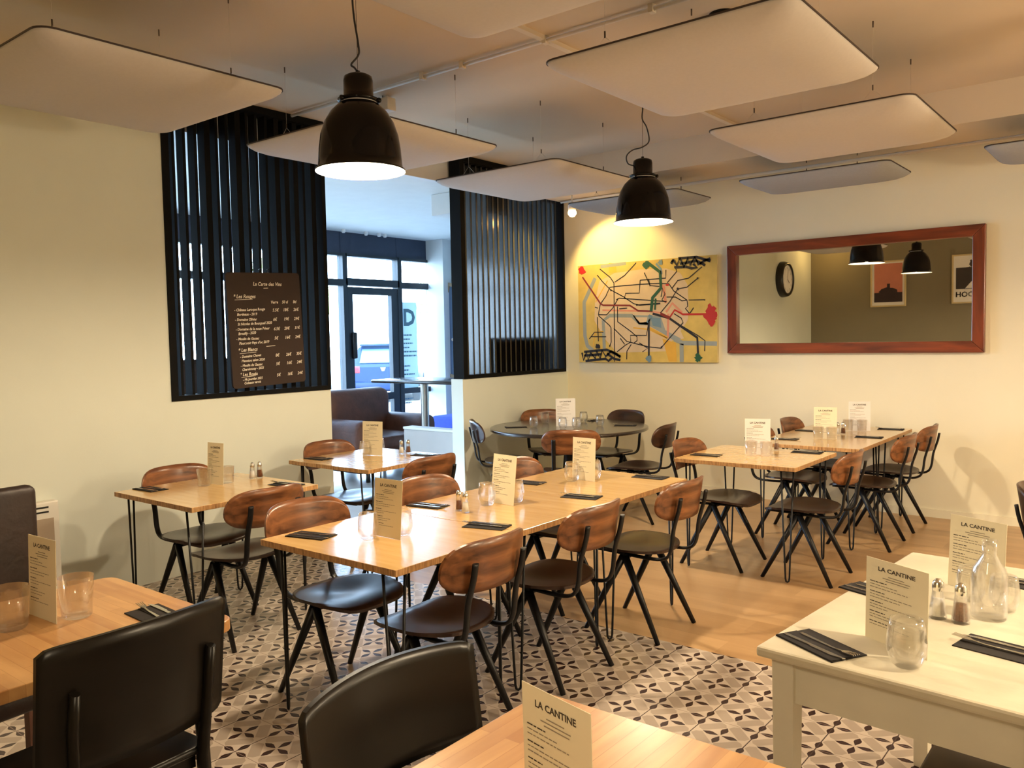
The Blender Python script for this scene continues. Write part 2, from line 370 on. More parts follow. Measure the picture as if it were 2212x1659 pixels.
# surface conduits on the ceiling
b = new(); tube(b, [(-5.3, 4.0, 3.325), (2.7, 4.0, 3.325)], 0.013, 8)
for x in (-4.6, -3.9, -3.55, -2.9, -2.2, -1.5): box(b, x-0.014, x+0.014, 3.98, 4.02, 3.305, 3.35)
tag(obj('ceiling_conduit', b, M_pipe), 'long thin cream conduit running across the ceiling behind the nearer pendant', 'conduit')
b = new(); box(b, -2.93, -2.89, 3.65, 4.34, 3.325, 3.35); tag(obj('cable_trunking', b, M_pipe), 'flat white cable trunking crossing the conduit at the top centre', 'trunking')
b = new(); box(b, -2.93, -2.89, 5.75, 6.83, 3.325, 3.35); tag(obj('cable_trunking', b, M_pipe), 'flat white cable trunking between the big top right panel and the soffit', 'trunking')
t = thing('junction_box', 'small white junction box on an arm beside the conduit, near the first pendant', 'junction box', (-4.45, 4.19, 3.35))
b = new(); box(b, -0.05, 0.05, -0.04, 0.04, -0.11, -0.02); obj('housing', b, M_pipe, t, bevel=0.004)
b = new(); tube(b, [(0, 0, -0.025), (0, 0, 0.0)], 0.01); tube(b, [(-0.05, 0, -0.06), (-0.14, -0.03, -0.05)], 0.008); obj('arm', b, M_pipe, t)
b = new(); tube(b, [(-5.3, 7.55, 3.075), (2.7, 7.55, 3.075)], 0.013, 8); tag(obj('soffit_pipe', b, M_pipe), 'thin painted pipe under the soffit above the mirror wall', 'pipe')

# ------------------------------------------------------------ acoustic panels
def panel(x0, x1, y0, y1, z, label, m, group, hooks, zc):
    cx, cy = (x0+x1)/2, (y0+y1)/2; hx, hy = (x1-x0)/2, (y1-y0)/2
    t = thing('acoustic_panel', label, 'ceiling panel', (cx, cy, z), 0, group)
    def ring(ins, zz, rad, n=6):
        pts = []
        ax, ay = hx-ins, hy-ins
        for q, (sx, sy) in enumerate(((1, 1), (-1, 1), (-1, -1), (1, -1))):
            for k in range(n+1):
                a = q*PI/2 + k*PI/2/n
                pts.append((sx*(ax-rad)+rad*math.cos(a), sy*(ay-rad)+rad*math.sin(a), zz))
        return pts
    prof = [(0.0, 0.0, 0.07), (0.006, -0.012, 0.07), (0.03, -0.032, 0.075), (0.07, -0.050, 0.085), (0.13, -0.064, 0.10), (0.20, -0.072, 0.10)]
    b = new(); R_ = [[b.verts.new(p) for p in ring(i, zz, r)] for i, zz, r in prof]
    for a, c in zip(R_, R_[1:]):
        for k in range(len(a)):
            f = b.faces.new((a[k], a[(k+1) % len(a)], c[(k+1) % len(a)], c[k])); f.smooth = True
    f = b.faces.new(R_[-1]); f.smooth = True; b.faces.new([b.verts.new((v.co.x, v.co.y, 0.0)) for v in R_[0]][::-1])
    obj('felt_body', b, m, t, doubles=True)
    b = new(); o_ = ring(-0.003, 0.002, 0.073); i_ = ring(0.02, 0.002, 0.06); n = len(o_)
    V = [[b.verts.new((p[0], p[1], zz)) for p in L_] for L_, zz in ((o_, -0.003), (o_, 0.004), (i_, 0.004), (i_, -0.003))]
    for q in range(4):
        for k in range(n): b.faces.new((V[q][k], V[q][(k+1) % n], V[(q+1) % 4][(k+1) % n], V[(q+1) % 4][k]))
    obj('rim', b, M_edge, t)
    for sx, sy in hooks:
        b = new(); px, py = sx*(hx-0.25), sy*(hy-0.16); top = zc - z
        tube(b, [(px, py, 0.12), (px, py, top-0.03)], 0.0008, 5, 1); tube(b, [(px, py, top-0.035), (px, py, top)], 0.004, 6)
        tube(b, [(px, py, 0.095), (px, py, 0.125)], 0.004, 6)
        for dx in (-0.1, 0.1): tube(b, [(px, py, 0.10), (px+dx, py, 0.004)], 0.0008, 5, 1)
        obj('hanging_wire', b, [M_wire, M_pipe], t)
H4 = ((1, 1), (-1, 1), (1, -1), (-1, -1))
GW, GG = 'white felt ceiling panels', 'blue-grey felt ceiling panels'
Z0 = 2.87
panel(-4.70, -3.52, 1.46, 2.64, Z0, 'large white ceiling panel at top left, in front of the slatted screen with the chalkboard', M_felt, GW, H4, ZC)
panel(-2.34, -1.16, 1.50, 2.70, Z0, 'white ceiling panel cut off by the top edge above the first pendant', M_felt, GW, H4, ZC)
panel(-4.72, -3.52, 3.17, 4.33, Z0, 'white ceiling panel directly behind the nearer pendant lamp', M_felt, GW, H4, ZC)
panel(-4.68, -3.46, 4.88, 6.06, Z0, 'white ceiling panel in front of the second slatted screen, left of the farther pendant', M_felt, GW, H4, ZC)
panel(-2.32, -1.14, 3.16, 4.36, Z0, 'largest-looking white ceiling panel at the top right, nearest to the right edge', M_felt, GW, H4, ZC)
panel(-2.32, -1.12, 4.89, 6.07, Z0, 'white ceiling panel above the mirror, behind the big top right panel', M_felt, GW, H4, ZC)
panel(-4.62, -3.44, 6.66, 7.40, 2.88, 'blue-grey panel partly hidden behind the farther pendant, over the painting', M_feltg, GG, ((1, 1), (-1, -1)), 3.09)
panel(-2.90, -1.70, 6.70, 7.42, 2.88, 'blue-grey ceiling panel hanging above the mirror', M_feltg, GG, ((0.6, 1), (-0.6, 1)), 3.09)
panel(-1.08, 0.10, 6.70, 7.42, 2.88, 'blue-grey ceiling panel cut off by the right edge of the photo', M_feltg, GG, ((1, 1), (-1, 1)), 3.09)

# ------------------------------------------------------------ slatted screens
def screen(y0, y1, label, missing, doubled, post0, zt=ZC, M_sl=None, dep=0.086):
    t = thing('slatted_screen', label, 'screen', (XW-0.075, y0, 1.21), 0, 'black slatted screens')
    Ht = zt-1.21-0.002
    b = new(); box(b, -0.05, 0.085, 0.0, y1-y0, 0.0, 0.035); obj('bottom_rail', b, M_blackm, t)
    b = new(); box(b, -0.05, 0.085, 0.0, y1-y0, Ht-0.05, Ht); obj('top_rail', b, M_blackm, t)
    for a in ((0.0, post0), (y1-y0-0.035, y1-y0)):
        b = new(); box(b, -0.05, 0.085, a[0], a[1], 0.035, Ht-0.05); obj('post', b, M_blackm, t)
    n = int((y1-y0-0.035-post0)/0.0835); y = post0+0.055
    for k in range(n):
        if k in missing: y += 0.0835; continue
        b = new(); th = 0.021 + (0.022 if k in doubled else 0); j = random.uniform(-0.003, 0.003)
        box(b, 0.044-dep, 0.044, y-0.01+j, y-0.01+j+th, 0.035, Ht-0.05)
        obj('slat', b, M_sl, t); y += 0.0835
    return t
screen(2.96, 4.33, 'black slatted timber screen on the left wall, behind the chalkboard', (), (3, 6, 10, 11, 12, 14), 0.05, M_sl=M_blackm)
screen(5.94, 7.66, 'black slatted timber screen beside the corner, right of the lounge opening', (), (), 0.06, M_sl=M_black, dep=0.062)
# chalkboard
t = thing('chalkboard', 'brown chalkboard wine list with white handwriting hanging on the slatted screen', 'chalkboard', (XW+0.035, 3.735, 1.70), PI/2)
t.rotation_euler = (PI/2-0.0, math.radians(0), PI/2); t.rotation_euler = Matrix.Rotation(PI/2, 3, 'Z').to_4x4().to_euler()
t.matrix_world = Matrix.Translation((XW+0.03, 3.72, 1.70)) @ Matrix.Rotation(PI/2, 4, 'Z') @ Matrix.Rotation(PI/2, 4, 'X') @ Matrix.Rotation(math.radians(2.2), 4, 'Z')
b = new(); pr = []
for q, (sx, sy) in enumerate(((1, 1), (-1, 1), (-1, -1), (1, -1))):
    for k in range(5):
        a = q*PI/2+k*PI/8; pr.append((sx*0.295+0.025*math.cos(a), sy*0.395+0.025*math.sin(a)))
prism(b, pr, -0.009, 0.009); obj('board', b, M_slate, t)
b = new(); h = 0.030
def hand(s, x, y, sz=h, al='LEFT'): text_into(b, s, sz, x, y, 0.25, 0, al, math.radians(random.uniform(-1.0, 1.5)), 0.0006, 0.92)
hand('La Carte des Vins', -0.10, 0.325, 0.038); strip(b, [(-0.01, 0.305), (0.03, 0.306)], 0.004, 0)
hand('* Les Rouges', -0.27, 0.235, 0.038); strip(b, [(-0.26, 0.222), (-0.11, 0.226)], 0.003, 0)
hand('Verre', 0.045, 0.19, 0.03); hand('50 cl', 0.145, 0.19, 0.03); hand('Btl', 0.245, 0.19, 0.03)
rows = [('- Château Laroque Rouge', 'Bordeaux - 2019', 0.14, ('5.5€', '18€', '26€')), ('- Domaine Olivier', 'St Nicolas de Bourgueil 2020', 0.07, ('6€', '19€', '29€')),
        ('- Domaine de la noue Prieur', 'Brouilly - 2020', 0.0, ('6.5€', '20€', '31€')), ('- Moulin de Gassac', "Pinot noir Pays d'oc 2019", -0.07, ('5€', '16€', '24€'))]
for a, c, y, pr_ in rows:
    hand(a, -0.27, y, 0.027); hand(c, -0.25, y-0.033, 0.027)
    for k, p in enumerate(pr_): hand(p, 0.055+k*0.095, y-0.01, 0.032)
strip(b, [(-0.02, -0.128), (0.06, -0.126)], 0.004, 0)
hand('* Les Blancs', -0.26, -0.155, 0.036); strip(b, [(-0.25, -0.168), (-0.11, -0.164)], 0.003, 0)
for a, c, y, pr_ in [('- Domaine Chavet', 'Menetou salon 2020', -0.20, ('8€', '26€', '35€')), ('- Moulin de Gassac', 'Chardonnay - 2021', -0.265, ('5€', '16€', '24€'))]:
    hand(a, -0.25, y, 0.026); hand(c, -0.24, y-0.03, 0.026)
    for k, p in enumerate(pr_): hand(p, 0.055+k*0.095, y-0.01, 0.032)
hand('* Les Rosés', -0.26, -0.332, 0.034); strip(b, [(-0.25, -0.341), (-0.13, -0.338)], 0.003, 0)
hand('- Mt Jourdan 2021', -0.24, -0.368, 0.025); hand('Coteaux varois', -0.23, -0.394, 0.025)
for k, p in enumerate(('5€', '16€', '24€')): hand(p, 0.055+k*0.095, -0.36, 0.032)
o = obj('handwriting', b, M_chalk, t, loc=(0, 0, 0.0105))
for x in (-0.04, 0.03):
    b = new(); tube(b, [(x, 0.40, 0.006), (x+0.02, 0.45, 0.0)], 0.003, 6); tube(b, [(x+0.02, 0.445, -0.02), (x+0.02, 0.445, 0.012)], 0.004, 6); obj('hook', b, M_steel, t)

# ------------------------------------------------------------ wall art: painting, mirror, clock, posters
A_ = [mat('paint_ochre', (0.62, 0.46, 0.13), 0.7, var=0.15, scale=5), mat('paint_sand', (0.66, 0.52, 0.36), 0.7, var=0.08), mat('paint_grey_blue', (0.30, 0.34, 0.35), 0.7),
      mat('paint_black', (0.012, 0.010, 0.018), 0.6), mat('paint_green', (0.012, 0.09, 0.045), 0.6), mat('paint_red', (0.48, 0.02, 0.015), 0.6), mat('paint_pink', (0.70, 0.30, 0.22), 0.7),
      mat('paint_blue', (0.16, 0.27, 0.38), 0.6), mat('paint_orange', (0.72, 0.42, 0.06), 0.7), mat('paint_darkred', (0.20, 0.02, 0.015), 0.6), mat('canvas_edge', (0.72, 0.62, 0.34), 0.8)]
pw, ph = 1.64, 1.06
t = thing('metro_map_painting', 'colourful unframed canvas of a tangled metro map with red splashes on the back wall', 'painting', (-4.345, YW-0.002, 1.845))
b = new(); box(b, -pw/2, pw/2, -0.035, 0, -ph/2, ph/2); obj('canvas', b, A_[10], t, bevel=0.002)
b = new()
def pc(x, y):
    u = (x-82)/(1912-82); top = 290-172*u; bot = 1545+8*u
    return (-pw/2 + pw*(u*0.965+0.035*u*u), ph/2 - ph*(y-top)/(bot-top))
def pl(pts, wd, mi, lay): strip(b, [pc(*p) for p in pts], wd, lay*0.0003, mi)
def pg(pts, mi, lay):
    b.faces.new([b.verts.new((*pc(*p), lay*0.0003)) for p in pts]).material_index = mi
quad(b, -pw/2, -ph/2, pw/2, ph/2, 0)
pg([(400, 480), (620, 370), (960, 320), (1300, 300), (1480, 360), (1570, 520), (1580, 800), (1570, 980), (1480, 1130), (1520, 1230), (1370, 1260), (1380, 1400), (640, 1420), (480, 1250), (320, 1000), (330, 760)], 1, 1)
pg([(540, 240), (640, 240), (650, 360), (540, 370)], 8, 1); pg([(1250, 1230), (1420, 1290), (1430, 1540), (1330, 1540)], 8, 2)
pl([(340, 440), (170, 760), (175, 1200), (210, 1330), (290, 1390)], 0.045, 2, 3); pl([(460, 1400), (450, 1000), (540, 930), (850, 930), (960, 1030), (1080, 1030)], 0.040, 2, 3)
pg([(860, 920), (1230, 930), (1290, 1120), (1480, 1230), (1440, 1290), (1250, 1160), (1060, 1050), (940, 1040)], 2, 3); pl([(1400, 1240), (1500, 1290), (1908, 1300)], 0.045, 2, 4); pl([(1490, 1300), (1490, 1546)], 0.045, 2, 4)
pg([(900, 950), (1060, 950), (1050, 1010), (960, 1020)], 1, 4); pg([(1100, 950), (1230, 960), (1240, 1090), (1130, 1060)], 7, 4)
pl([(420, 290), (780, 240)], 0.035, 2, 3); pl([(340, 760), (440, 600), (520, 470)], 0.012, 8, 4)
pl([(870, 1090), (1080, 1110), (1310, 1230)], 0.014, 8, 5); pl([(1090, 1090), (1320, 1220)], 0.022, 8, 5); pl([(300, 1330), (330, 1150), (450, 1140)], 0.014, 8, 5)
pl([(440, 860), (1080, 870), (1230, 890)], 0.018, 6, 4); pl([(1270, 520), (1290, 700), (1300, 760)], 0.03, 6, 4); pl([(1330, 900), (1320, 1220)], 0.025, 6, 4); pl([(1300, 880), (1380, 760), (1500, 890)], 0.025, 6, 4)
for pts in [[(370, 400), (450, 490), (560, 590), (740, 680), (880, 770), (960, 790), (1230, 770)], [(550, 560), (640, 545), (960, 515), (1220, 500), (1340, 505), (1400, 600), (1560, 720), (1570, 800), (1540, 830), (1590, 900)],
            [(970, 460), (1300, 430), (1305, 320)], [(970, 460), (955, 630), (770, 635), (755, 700)], [(1025, 360), (1100, 530), (1220, 540)], [(550, 560), (490, 680), (410, 780), (380, 920)],
            [(330, 820), (375, 835)], [(380, 920), (500, 920), (590, 830), (670, 700)], [(380, 930), (540, 1060), (560, 1090), (560, 1280), (540, 1330)], [(365, 950), (375, 1270)],
            [(655, 810), (655, 1010), (840, 1140), (920, 1210), (920, 1260), (880, 1290)], [(1080, 1000), (1045, 1190), (830, 1190), (835, 1280), (760, 1320), (640, 1410)],
            [(600, 1100), (780, 1270), (900, 1300), (1060, 1340), (1230, 1360), (1330, 1240), (1510, 1020), (1490, 960), (1400, 900)], [(640, 720), (680, 700), (1310, 740)], [(1230, 890), (1350, 740), (1450, 570), (1560, 550), (1690, 430)],
            [(1310, 680), (1420, 680), (1500, 730), (1560, 720)], [(1580, 720), (1770, 715)], [(1320, 490), (1440, 340), (1420, 290)], [(1380, 560), (1450, 460), (1580, 430), (1740, 280)], [(610, 500), (605, 1540)],
            [(620, 490), (760, 400), (920, 230)], [(410, 320), (560, 430), (610, 500)], [(780, 1400), (775, 1510)], [(840, 1310), (780, 1400)], [(1700, 1200), (1770, 1260), (1765, 1400)], [(1380, 990), (1700, 1200)],
            [(1240, 680), (1260, 560), (1290, 640), (1250, 720), (1300, 750)], [(680, 840), (790, 830)], [(950, 1290), (1060, 1360), (990, 1410)], [(1640, 820), (1590, 900)], [(240, 1240), (320, 1150), (450, 1150)], [(260, 1210), (490, 1210)],
            [(1080, 440), (1100, 540)], [(910, 790), (1230, 760)], [(690, 1230), (750, 1310)]]:
    pl(pts, 0.0105, 3, 6)
pl([(150, 430), (410, 770), (450, 795), (830, 795), (940, 865), (1130, 870)], 0.018, 9, 7); pl([(1230, 900), (1340, 960), (1410, 850), (1510, 910), (1840, 905)], 0.020, 5, 7); pl([(1340, 520), (1300, 520)], 0.02, 5, 7)
pl([(1060, 220), (1230, 350), (1240, 560), (1130, 690), (1110, 870)], 0.034, 4, 8); pl([(1180, 240), (1240, 310), (1250, 380)], 0.022, 7, 8); pl([(1170, 700), (1160, 850)], 0.02, 4, 8)
pl([(1130, 900), (1340, 960), (1680, 1220), (1690, 1480)], 0.024, 3, 8); pl([(1230, 900), (1350, 960)], 0.03, 9, 9); pl([(1100, 950), (1080, 1000), (1075, 1480)], 0.02, 3, 8); pl([(1100, 990), (1050, 1010)], 0.02, 7, 8)
_bz = 0.0030
for x, y, r, mi in [(115, 350, 0.055, 5), (110, 300, 0.04, 5), (1880, 850, 0.065, 5), (1880, 920, 0.075, 5), (1870, 990, 0.06, 5), (1050, 218, 0.045, 4), (1240, 200, 0.035, 7), (1690, 1510, 0.05, 4), (1080, 1510, 0.045, 7), (570, 600, 0.014, 3), (1690, 430, 0.013, 3), (1770, 718, 0.01, 3), (540, 1330, 0.012, 3), (1450, 570, 0.016, 3), (1100, 940, 0.03, 7), (365, 1335, 0.035, 3), (1240, 1350, 0.014, 3)]:
    x_, y_ = pc(x, y); _bz += 0.00006; blob(b, min(max(x_, -pw/2+r), pw/2-r), min(max(y_, -ph/2+r), ph/2-r), r*0.8, _bz, mi)
for pts in [[(1380, 220), (1400, 190), (1440, 260), (1480, 170), (1530, 280), (1580, 160), (1600, 260), (1660, 150), (1700, 250), (1770, 200), (1840, 170)], [(1410, 285), (1560, 280), (1620, 300), (1680, 290), (1640, 240)], [(1460, 170), (1680, 150), (1840, 205)], [(1480, 240), (1680, 200), (1780, 260)], [(1370, 240), (1400, 185)],
            [(130, 1420), (150, 1520), (200, 1410), (220, 1520), (260, 1420), (330, 1500), (350, 1400), (400, 1500), (430, 1390), (480, 1470), (560, 1400), (640, 1440), (690, 1480)], [(160, 1410), (500, 1380), (690, 1470)], [(180, 1530), (480, 1500), (520, 1530), (570, 1490)], [(500, 1430), (600, 1500), (690, 1520)], [(160, 1460), (420, 1440)]]:
    pl(pts, 0.026, 3, 16)
# place the painted side facing the room (-Y)
o = obj('painted_design', b, A_, t, loc=(0, -0.0355, 0), rot=(PI/2, 0, 0))

def frame_rect(bm, w_, h_, fw, d0, d1, mi=(0, 0)):
    """mitred picture frame in XZ, depth along Y d0..d1"""
    O = [(-w_/2, -h_/2), (w_/2, -h_/2), (w_/2, h_/2), (-w_/2, h_/2)]; I = [(-w_/2+fw, -h_/2+fw), (w_/2-fw, -h_/2+fw), (w_/2-fw, h_/2-fw), (-w_/2+fw, h_/2-fw)]
    for k in range(4):
        q = [O[k], O[(k+1) % 4], I[(k+1) % 4], I[k]]
        prism(bm, q, d0, d1, mi[k % 2], ax='Y')
t = thing('wall_mirror', 'wide rectangular mirror in a red-brown timber frame on the back wall', 'mirror', (-2.31, YW-0.002, 1.925))
b = new(); frame_rect(b, 2.21, 1.04, 0.095, -0.055, 0.0, (0, 1)); obj('frame', b, [M_redwood, M_redwoodz], t, bevel=0.006)
b = new(); box(b, -1.02, 1.02, -0.012, -0.004, -0.435, 0.435); obj('mirror_glass', b, M_mirror, t, rot=(math.radians(0.25), 0, 0))

t = thing('wall_clock', 'round black-rimmed wall clock with a white dial, seen in the mirror', 'clock', (XW+0.001, 1.11, 2.46)); t.rotation_euler = (0, 0, PI/2)
# local: dial faces -Y (towards +X in the world)
b = new(); lathe(b, [(0.24, 0.10), (0.26, 0.115), (0.285, 0.11), (0.30, 0.08), (0.31, 0.04), (0.31, 0.0), (0, 0)], 48); obj('rim', b, M_dkfr, t, rot=(PI/2, 0, 0))
b = new(); lathe(b, [(0, 0.09), (0.262, 0.09), (0.262, 0.07)], 48, smooth=False); obj('dial', b, M_cardw, t, rot=(PI/2, 0, 0))
b = new()
for k in range(12):
    a = PI/2-(k+1)*PI/6; text_into(b, str(k+1), 0.055, 0.195*math.cos(a), 0.195*math.sin(a)-0.02, align='CENTER')
obj('numerals', b, M_dkfr, t, rot=(PI/2, 0, 0), loc=(0, -0.0915, 0))
for nm, L_, a, wd in (('hour_hand', 0.11, math.radians(215), 0.016), ('minute_hand', 0.19, math.radians(105), 0.010)):
    b = new(); strip(b, [(0, 0), (L_*math.cos(a), L_*math.sin(a))], wd, 0); obj(nm, b, M_dkfr, t, rot=(PI/2, 0, 0), loc=(0, -0.094, 0))
# posters on the front wall (facing +Y), visible through the mirror
for (x0, x1, z0, z1, lab, kind) in ((-4.28, -3.69, 1.95, 2.76, 'framed poster of a dark islet under a pink sky, seen in the mirror', 0), (-2.97, -2.37, 1.96, 2.78, 'framed dark poster with a white peak and bold lettering, seen at the mirror edge', 1)):
    t = thing('framed_poster', lab, 'poster', ((x0+x1)/2, YF+0.001, (z0+z1)/2), PI, 'framed posters on the front wall')
    w_, h_ = x1-x0, z1-z0
    b = new(); frame_rect(b, w_, h_, 0.025, -0.03, 0); obj('frame', b, mat('pale_frame', (0.62, 0.50, 0.28), 0.5), t)
    b = new(); b2 = 0
    quad(b, -w_/2+0.02, -h_/2+0.02, w_/2-0.02, h_/2-0.02, 0)
    if kind == 0:
        quad(b, -w_/2+0.06, -h_/2+0.08, w_/2-0.06, h_/2-0.05, 1, 0.001)
        quad(b, -w_/2+0.06, -h_/2+0.08, w_/2-0.06, -h_/2+0.25, 2, 0.002)
        blob(b, 0.0, -0.14, 0.15, 0.0025, 2, sy=0.5, jag=0.1); quad(b, -0.03, -0.08, 0.02, 0.0, 2, 0.0025)
        ms = [M_cardw, mat('poster_pink', (0.55, 0.20, 0.14), 0.6), mat('poster_dark', (0.03, 0.015, 0.02), 0.6)]
    else:
        quad(b, -w_/2+0.06, -0.17, w_/2-0.06, h_/2-0.22, 1, 0.001)
        blob(b, 0.0, 0.25, 0.05, 0.002, 1); blob(b, 0.05, 0.17, 0.03, 0.0025, 1)
        b.faces.new([b.verts.new(p) for p in ((-0.10, -0.16, 0.003), (0.10, -0.16, 0.003), (0.0, -0.04, 0.003))]).material_index = 0
        text_into(b, 'O TOOH', 0.12, 0, -0.30, align='CENTER', mi=1, bold=0.004)
        for v in b.verts:
            if v.co.z == 0 and False: pass
        ms = [M_cardw, mat('poster_night', (0.04, 0.03, 0.03), 0.6)]
    for f in b.faces:
        pass
    o = obj('print', b, ms, t, loc=(0, -0.012, 0), rot=(PI/2, 0, 0))

# heater on the left wall
t = thing('wall_heater', 'white electric wall heater with a tan panel on the left wall', 'heater', (XW, 1.75, 0.42))
b = new(); box(b, 0, 0.07, -0.42, 0.42, -0.3, 0.25); obj('casing', b, M_rad, t, bevel=0.008)
b = new(); box(b, 0.07, 0.076, -0.385, 0.385, -0.27, 0.15); obj('front_panel', b, M_radp, t)
for k in range(2):
    b = new(); box(b, 0.07, 0.072, -0.36, 0.36, 0.185+k*0.028, 0.195+k*0.028); obj('vent_slot', b, M_dkfr, t)

# ------------------------------------------------------------ pendants
def pendant(x, y, z, label, cable):
    t = thing('pendant_lamp', label, 'pendant lamp', (x, y, z), 0, 'black bell pendant lamps')
    b = new(); prof = [(0.200, 0.0), (0.203, 0.003), (0.198, 0.010), (0.189, 0.014), (0.186, 0.05), (0.182, 0.10), (0.173, 0.16), (0.155, 0.215), (0.128, 0.26), (0.098, 0.29), (0.078, 0.305), (0.076, 0.315)]
    inn = [(0.074, 0.313), (0.095, 0.286), (0.125, 0.256), (0.151, 0.212), (0.169, 0.158), (0.178, 0.10), (0.182, 0.05), (0.185, 0.016), (0.194, 0.006), (0.200, 0.0)]
    lathe(b, prof, 64); sh = obj('shade', b, M_lamp, t)
    b = new(); lathe(b, inn, 64); obj('reflector', b, M_lampin, t)
    b = new(); lathe(b, [(0.078, 0.305), (0.092, 0.308), (0.094, 0.318), (0.080, 0.324), (0.066, 0.326), (0.066, 0.40), (0.062, 0.418), (0.045, 0.428), (0.012, 0.431), (0.010, 0.445), (0, 0.446)], 40); obj('cap', b, M_lamp, t)
    for k in range(3):
        a = k*2*PI/3+0.5; b = new(); lathe(b, [(0, -0.012), (0.009, -0.009), (0.012, 0), (0.009, 0.009), (0, 0.012)], 10, (0.095*math.cos(a), 0.095*math.sin(a), 0.31)); obj('knob', b, M_lamp, t)
    b = new(); lathe(b, [(0, 0.107), (0.022, 0.108), (0.026, 0.12), (0.020, 0.15), (0.015, 0.26), (0, 0.26)], 24); obj('bulb', b, M_bulb, t)
    b = new(); tube(b, cable, 0.0045, 8); obj('cable', b, M_cable, t)
    b = new(); tube(b, [(0, 0, 0.44), (0, 0, ZC-z-0.02)], 0.0012, 5); lathe(b, [(0, ZC-z), (0.02, ZC-z), (0.02, ZC-z-0.02), (0, ZC-z-0.025)], 12); obj('hanging_wire', b, M_wire, t)
    l = bpy.data.lights.new('pendant_light', 'POINT'); l.energy = LAMP_W; l.color = WARM; l.shadow_soft_size = 0.045
    lo = bpy.data.objects.new('pendant_light', l); COL.objects.link(lo); lo.parent = t; lo.location = (0, 0, 0.055)
    return t
def smooth_path(pts, n=6):
    P = [Vector(p) for p in pts]; out = []
    for i in range(len(P)-1):
        p0, p1, p2, p3 = P[max(i-1, 0)], P[i], P[i+1], P[min(i+2, len(P)-1)]
        for k in range(n):
            s = k/n; out.append(0.5*((2*p1)+(-p0+p2)*s+(2*p0-5*p1+4*p2-p3)*s*s+(-p0+3*p1-3*p2+p3)*s**3))
    out.append(P[-1]); return out
rv = Vector((0.78, 0.62, 0))
def cab(lst): return smooth_path([tuple(rv*a + Vector((0, 0, zz))) for a, zz in lst])
pendant(-2.88, 2.54, 2.36, 'nearer, larger-looking black bell pendant in front of the lounge opening', cab([(0.0, 0.44), (-0.015, 0.46), (-0.028, 0.475), (0.005, 0.515), (0.006, 0.56), (-0.01, 0.68), (-0.014, 0.78), (0.0, 0.88), (0.0, 0.985)]))
pendant(-2.86, 5.05, 2.37, 'farther black bell pendant with a curling cable, in front of the painting', cab([(-0.055, 0.385), (-0.10, 0.40), (-0.11, 0.45), (-0.07, 0.49), (0.0, 0.51), (0.045, 0.55), (0.03, 0.64), (0.0, 0.70), (0.005, 0.78), (0.0, 0.88), (0.0, 0.975)]))
for (x, y) in ((0.55, 2.54), (0.55, 5.05)):  # two unseen pendants added to light the room from the right
    pendant(x, y, 2.36, 'black bell pendant added for warm light from the right, unseen beyond the frame', cab([(0.0, 0.44), (0.02, 0.5), (-0.02, 0.7), (0.0, 0.985)]))
b = new(); lathe(b, [(0.075, 0.0), (0.075, -0.02), (0.06, -0.055), (0.03, -0.075), (0, -0.08)], 24, (-1.97, 4.375, ZC)); tag(obj('ceiling_dome', b, M_lamp), 'small black dome on the ceiling above the big top right panel', 'ceiling fitting')
for (x, y, FILL_W, lab) in ((-0.75, -0.08, 38.0, 'added opal fill globe behind the camera, unseen beyond the frame'), (1.9, 4.4, 150.0, 'added opal fill globe at the right side of the room, unseen beyond the frame')):
    t = thing('fill_globe', lab, 'pendant lamp', (x, y, 2.35), 0, 'added opal fill globes')  # unseen globes added as warm fill for walls, ceiling and cards
    b = new(); lathe(b, [(0, -0.14)] + [(0.14*math.cos(a), 0.14*math.sin(a)) for a in [(-80+k*10)*PI/180 for k in range(17)]] + [(0, 0.14)], 32); obj('globe', b, mat('fill_globe_opal', (0.9, 0.86, 0.8), 0.4, emit=((1.0, 0.82, 0.58), 6.0)), t)
    b = new(); tube(b, [(0, 0, 0.14), (0, 0, ZC-2.35)], 0.004); obj('cable', b, M_cable, t)
    l = bpy.data.lights.new('fill_globe_light', 'POINT'); l.energy = FILL_W; l.color = WARM; l.shadow_soft_size = 0.15
    lo = bpy.data.objects.new('fill_globe_light', l); COL.objects.link(lo); lo.parent = t; lo.location = (0, 0, -0.30)
# corner spotlight
t = thing('corner_spotlight', 'small glowing spotlight on the ceiling by the corner above the painting', 'spotlight', (-4.86, 7.12, 2.87))
b = new(); lathe(b, [(0.0, -0.045), (0.025, -0.038), (0.042, -0.015), (0.042, 0.01), (0.028, 0.035), (0, 0.05)], 20); obj('bulb', b, mat('hot_bulb', (1, .8, .5), 0.5, emit=((1.0, 0.55, 0.18), 60.0)), t)
b = new(); lathe(b, [(0.032, 0.02), (0.040, 0.03), (0.045, 0.07), (0.03, 0.10), (0, 0.105)], 24); obj('housing', b, M_white, t)
b = new(); tube(b, [(0, 0, 0.10), (0, 0, 0.22)], 0.008); obj('stem', b, M_white, t)
l = bpy.data.lights.new('corner_light', 'SPOT'); l.energy = 55; l.color = (1.0, 0.66, 0.18); l.spot_size = math.radians(104); l.spot_blend = 0.4; l.shadow_soft_size = 0.03
lo = bpy.data.objects.new('corner_light', l); COL.objects.link(lo); lo.parent = t; lo.location = (0.02, 0.04, -0.06)
lo.rotation_euler = Vector((0.20, 0.62, -0.62)).to_track_quat('-Z', 'Y').to_euler()
t = thing('corner_spotlight', 'small glowing spotlight in the near left corner, its glow seen in the mirror', 'spotlight', (-4.9, 0.12, 3.05))
b = new(); lathe(b, [(0.0, -0.012), (0.02, -0.005), (0.03, 0.01), (0.028, 0.03), (0.012, 0.045), (0, 0.05)], 20); obj('bulb', b, bpy.data.materials['hot_bulb'], t)
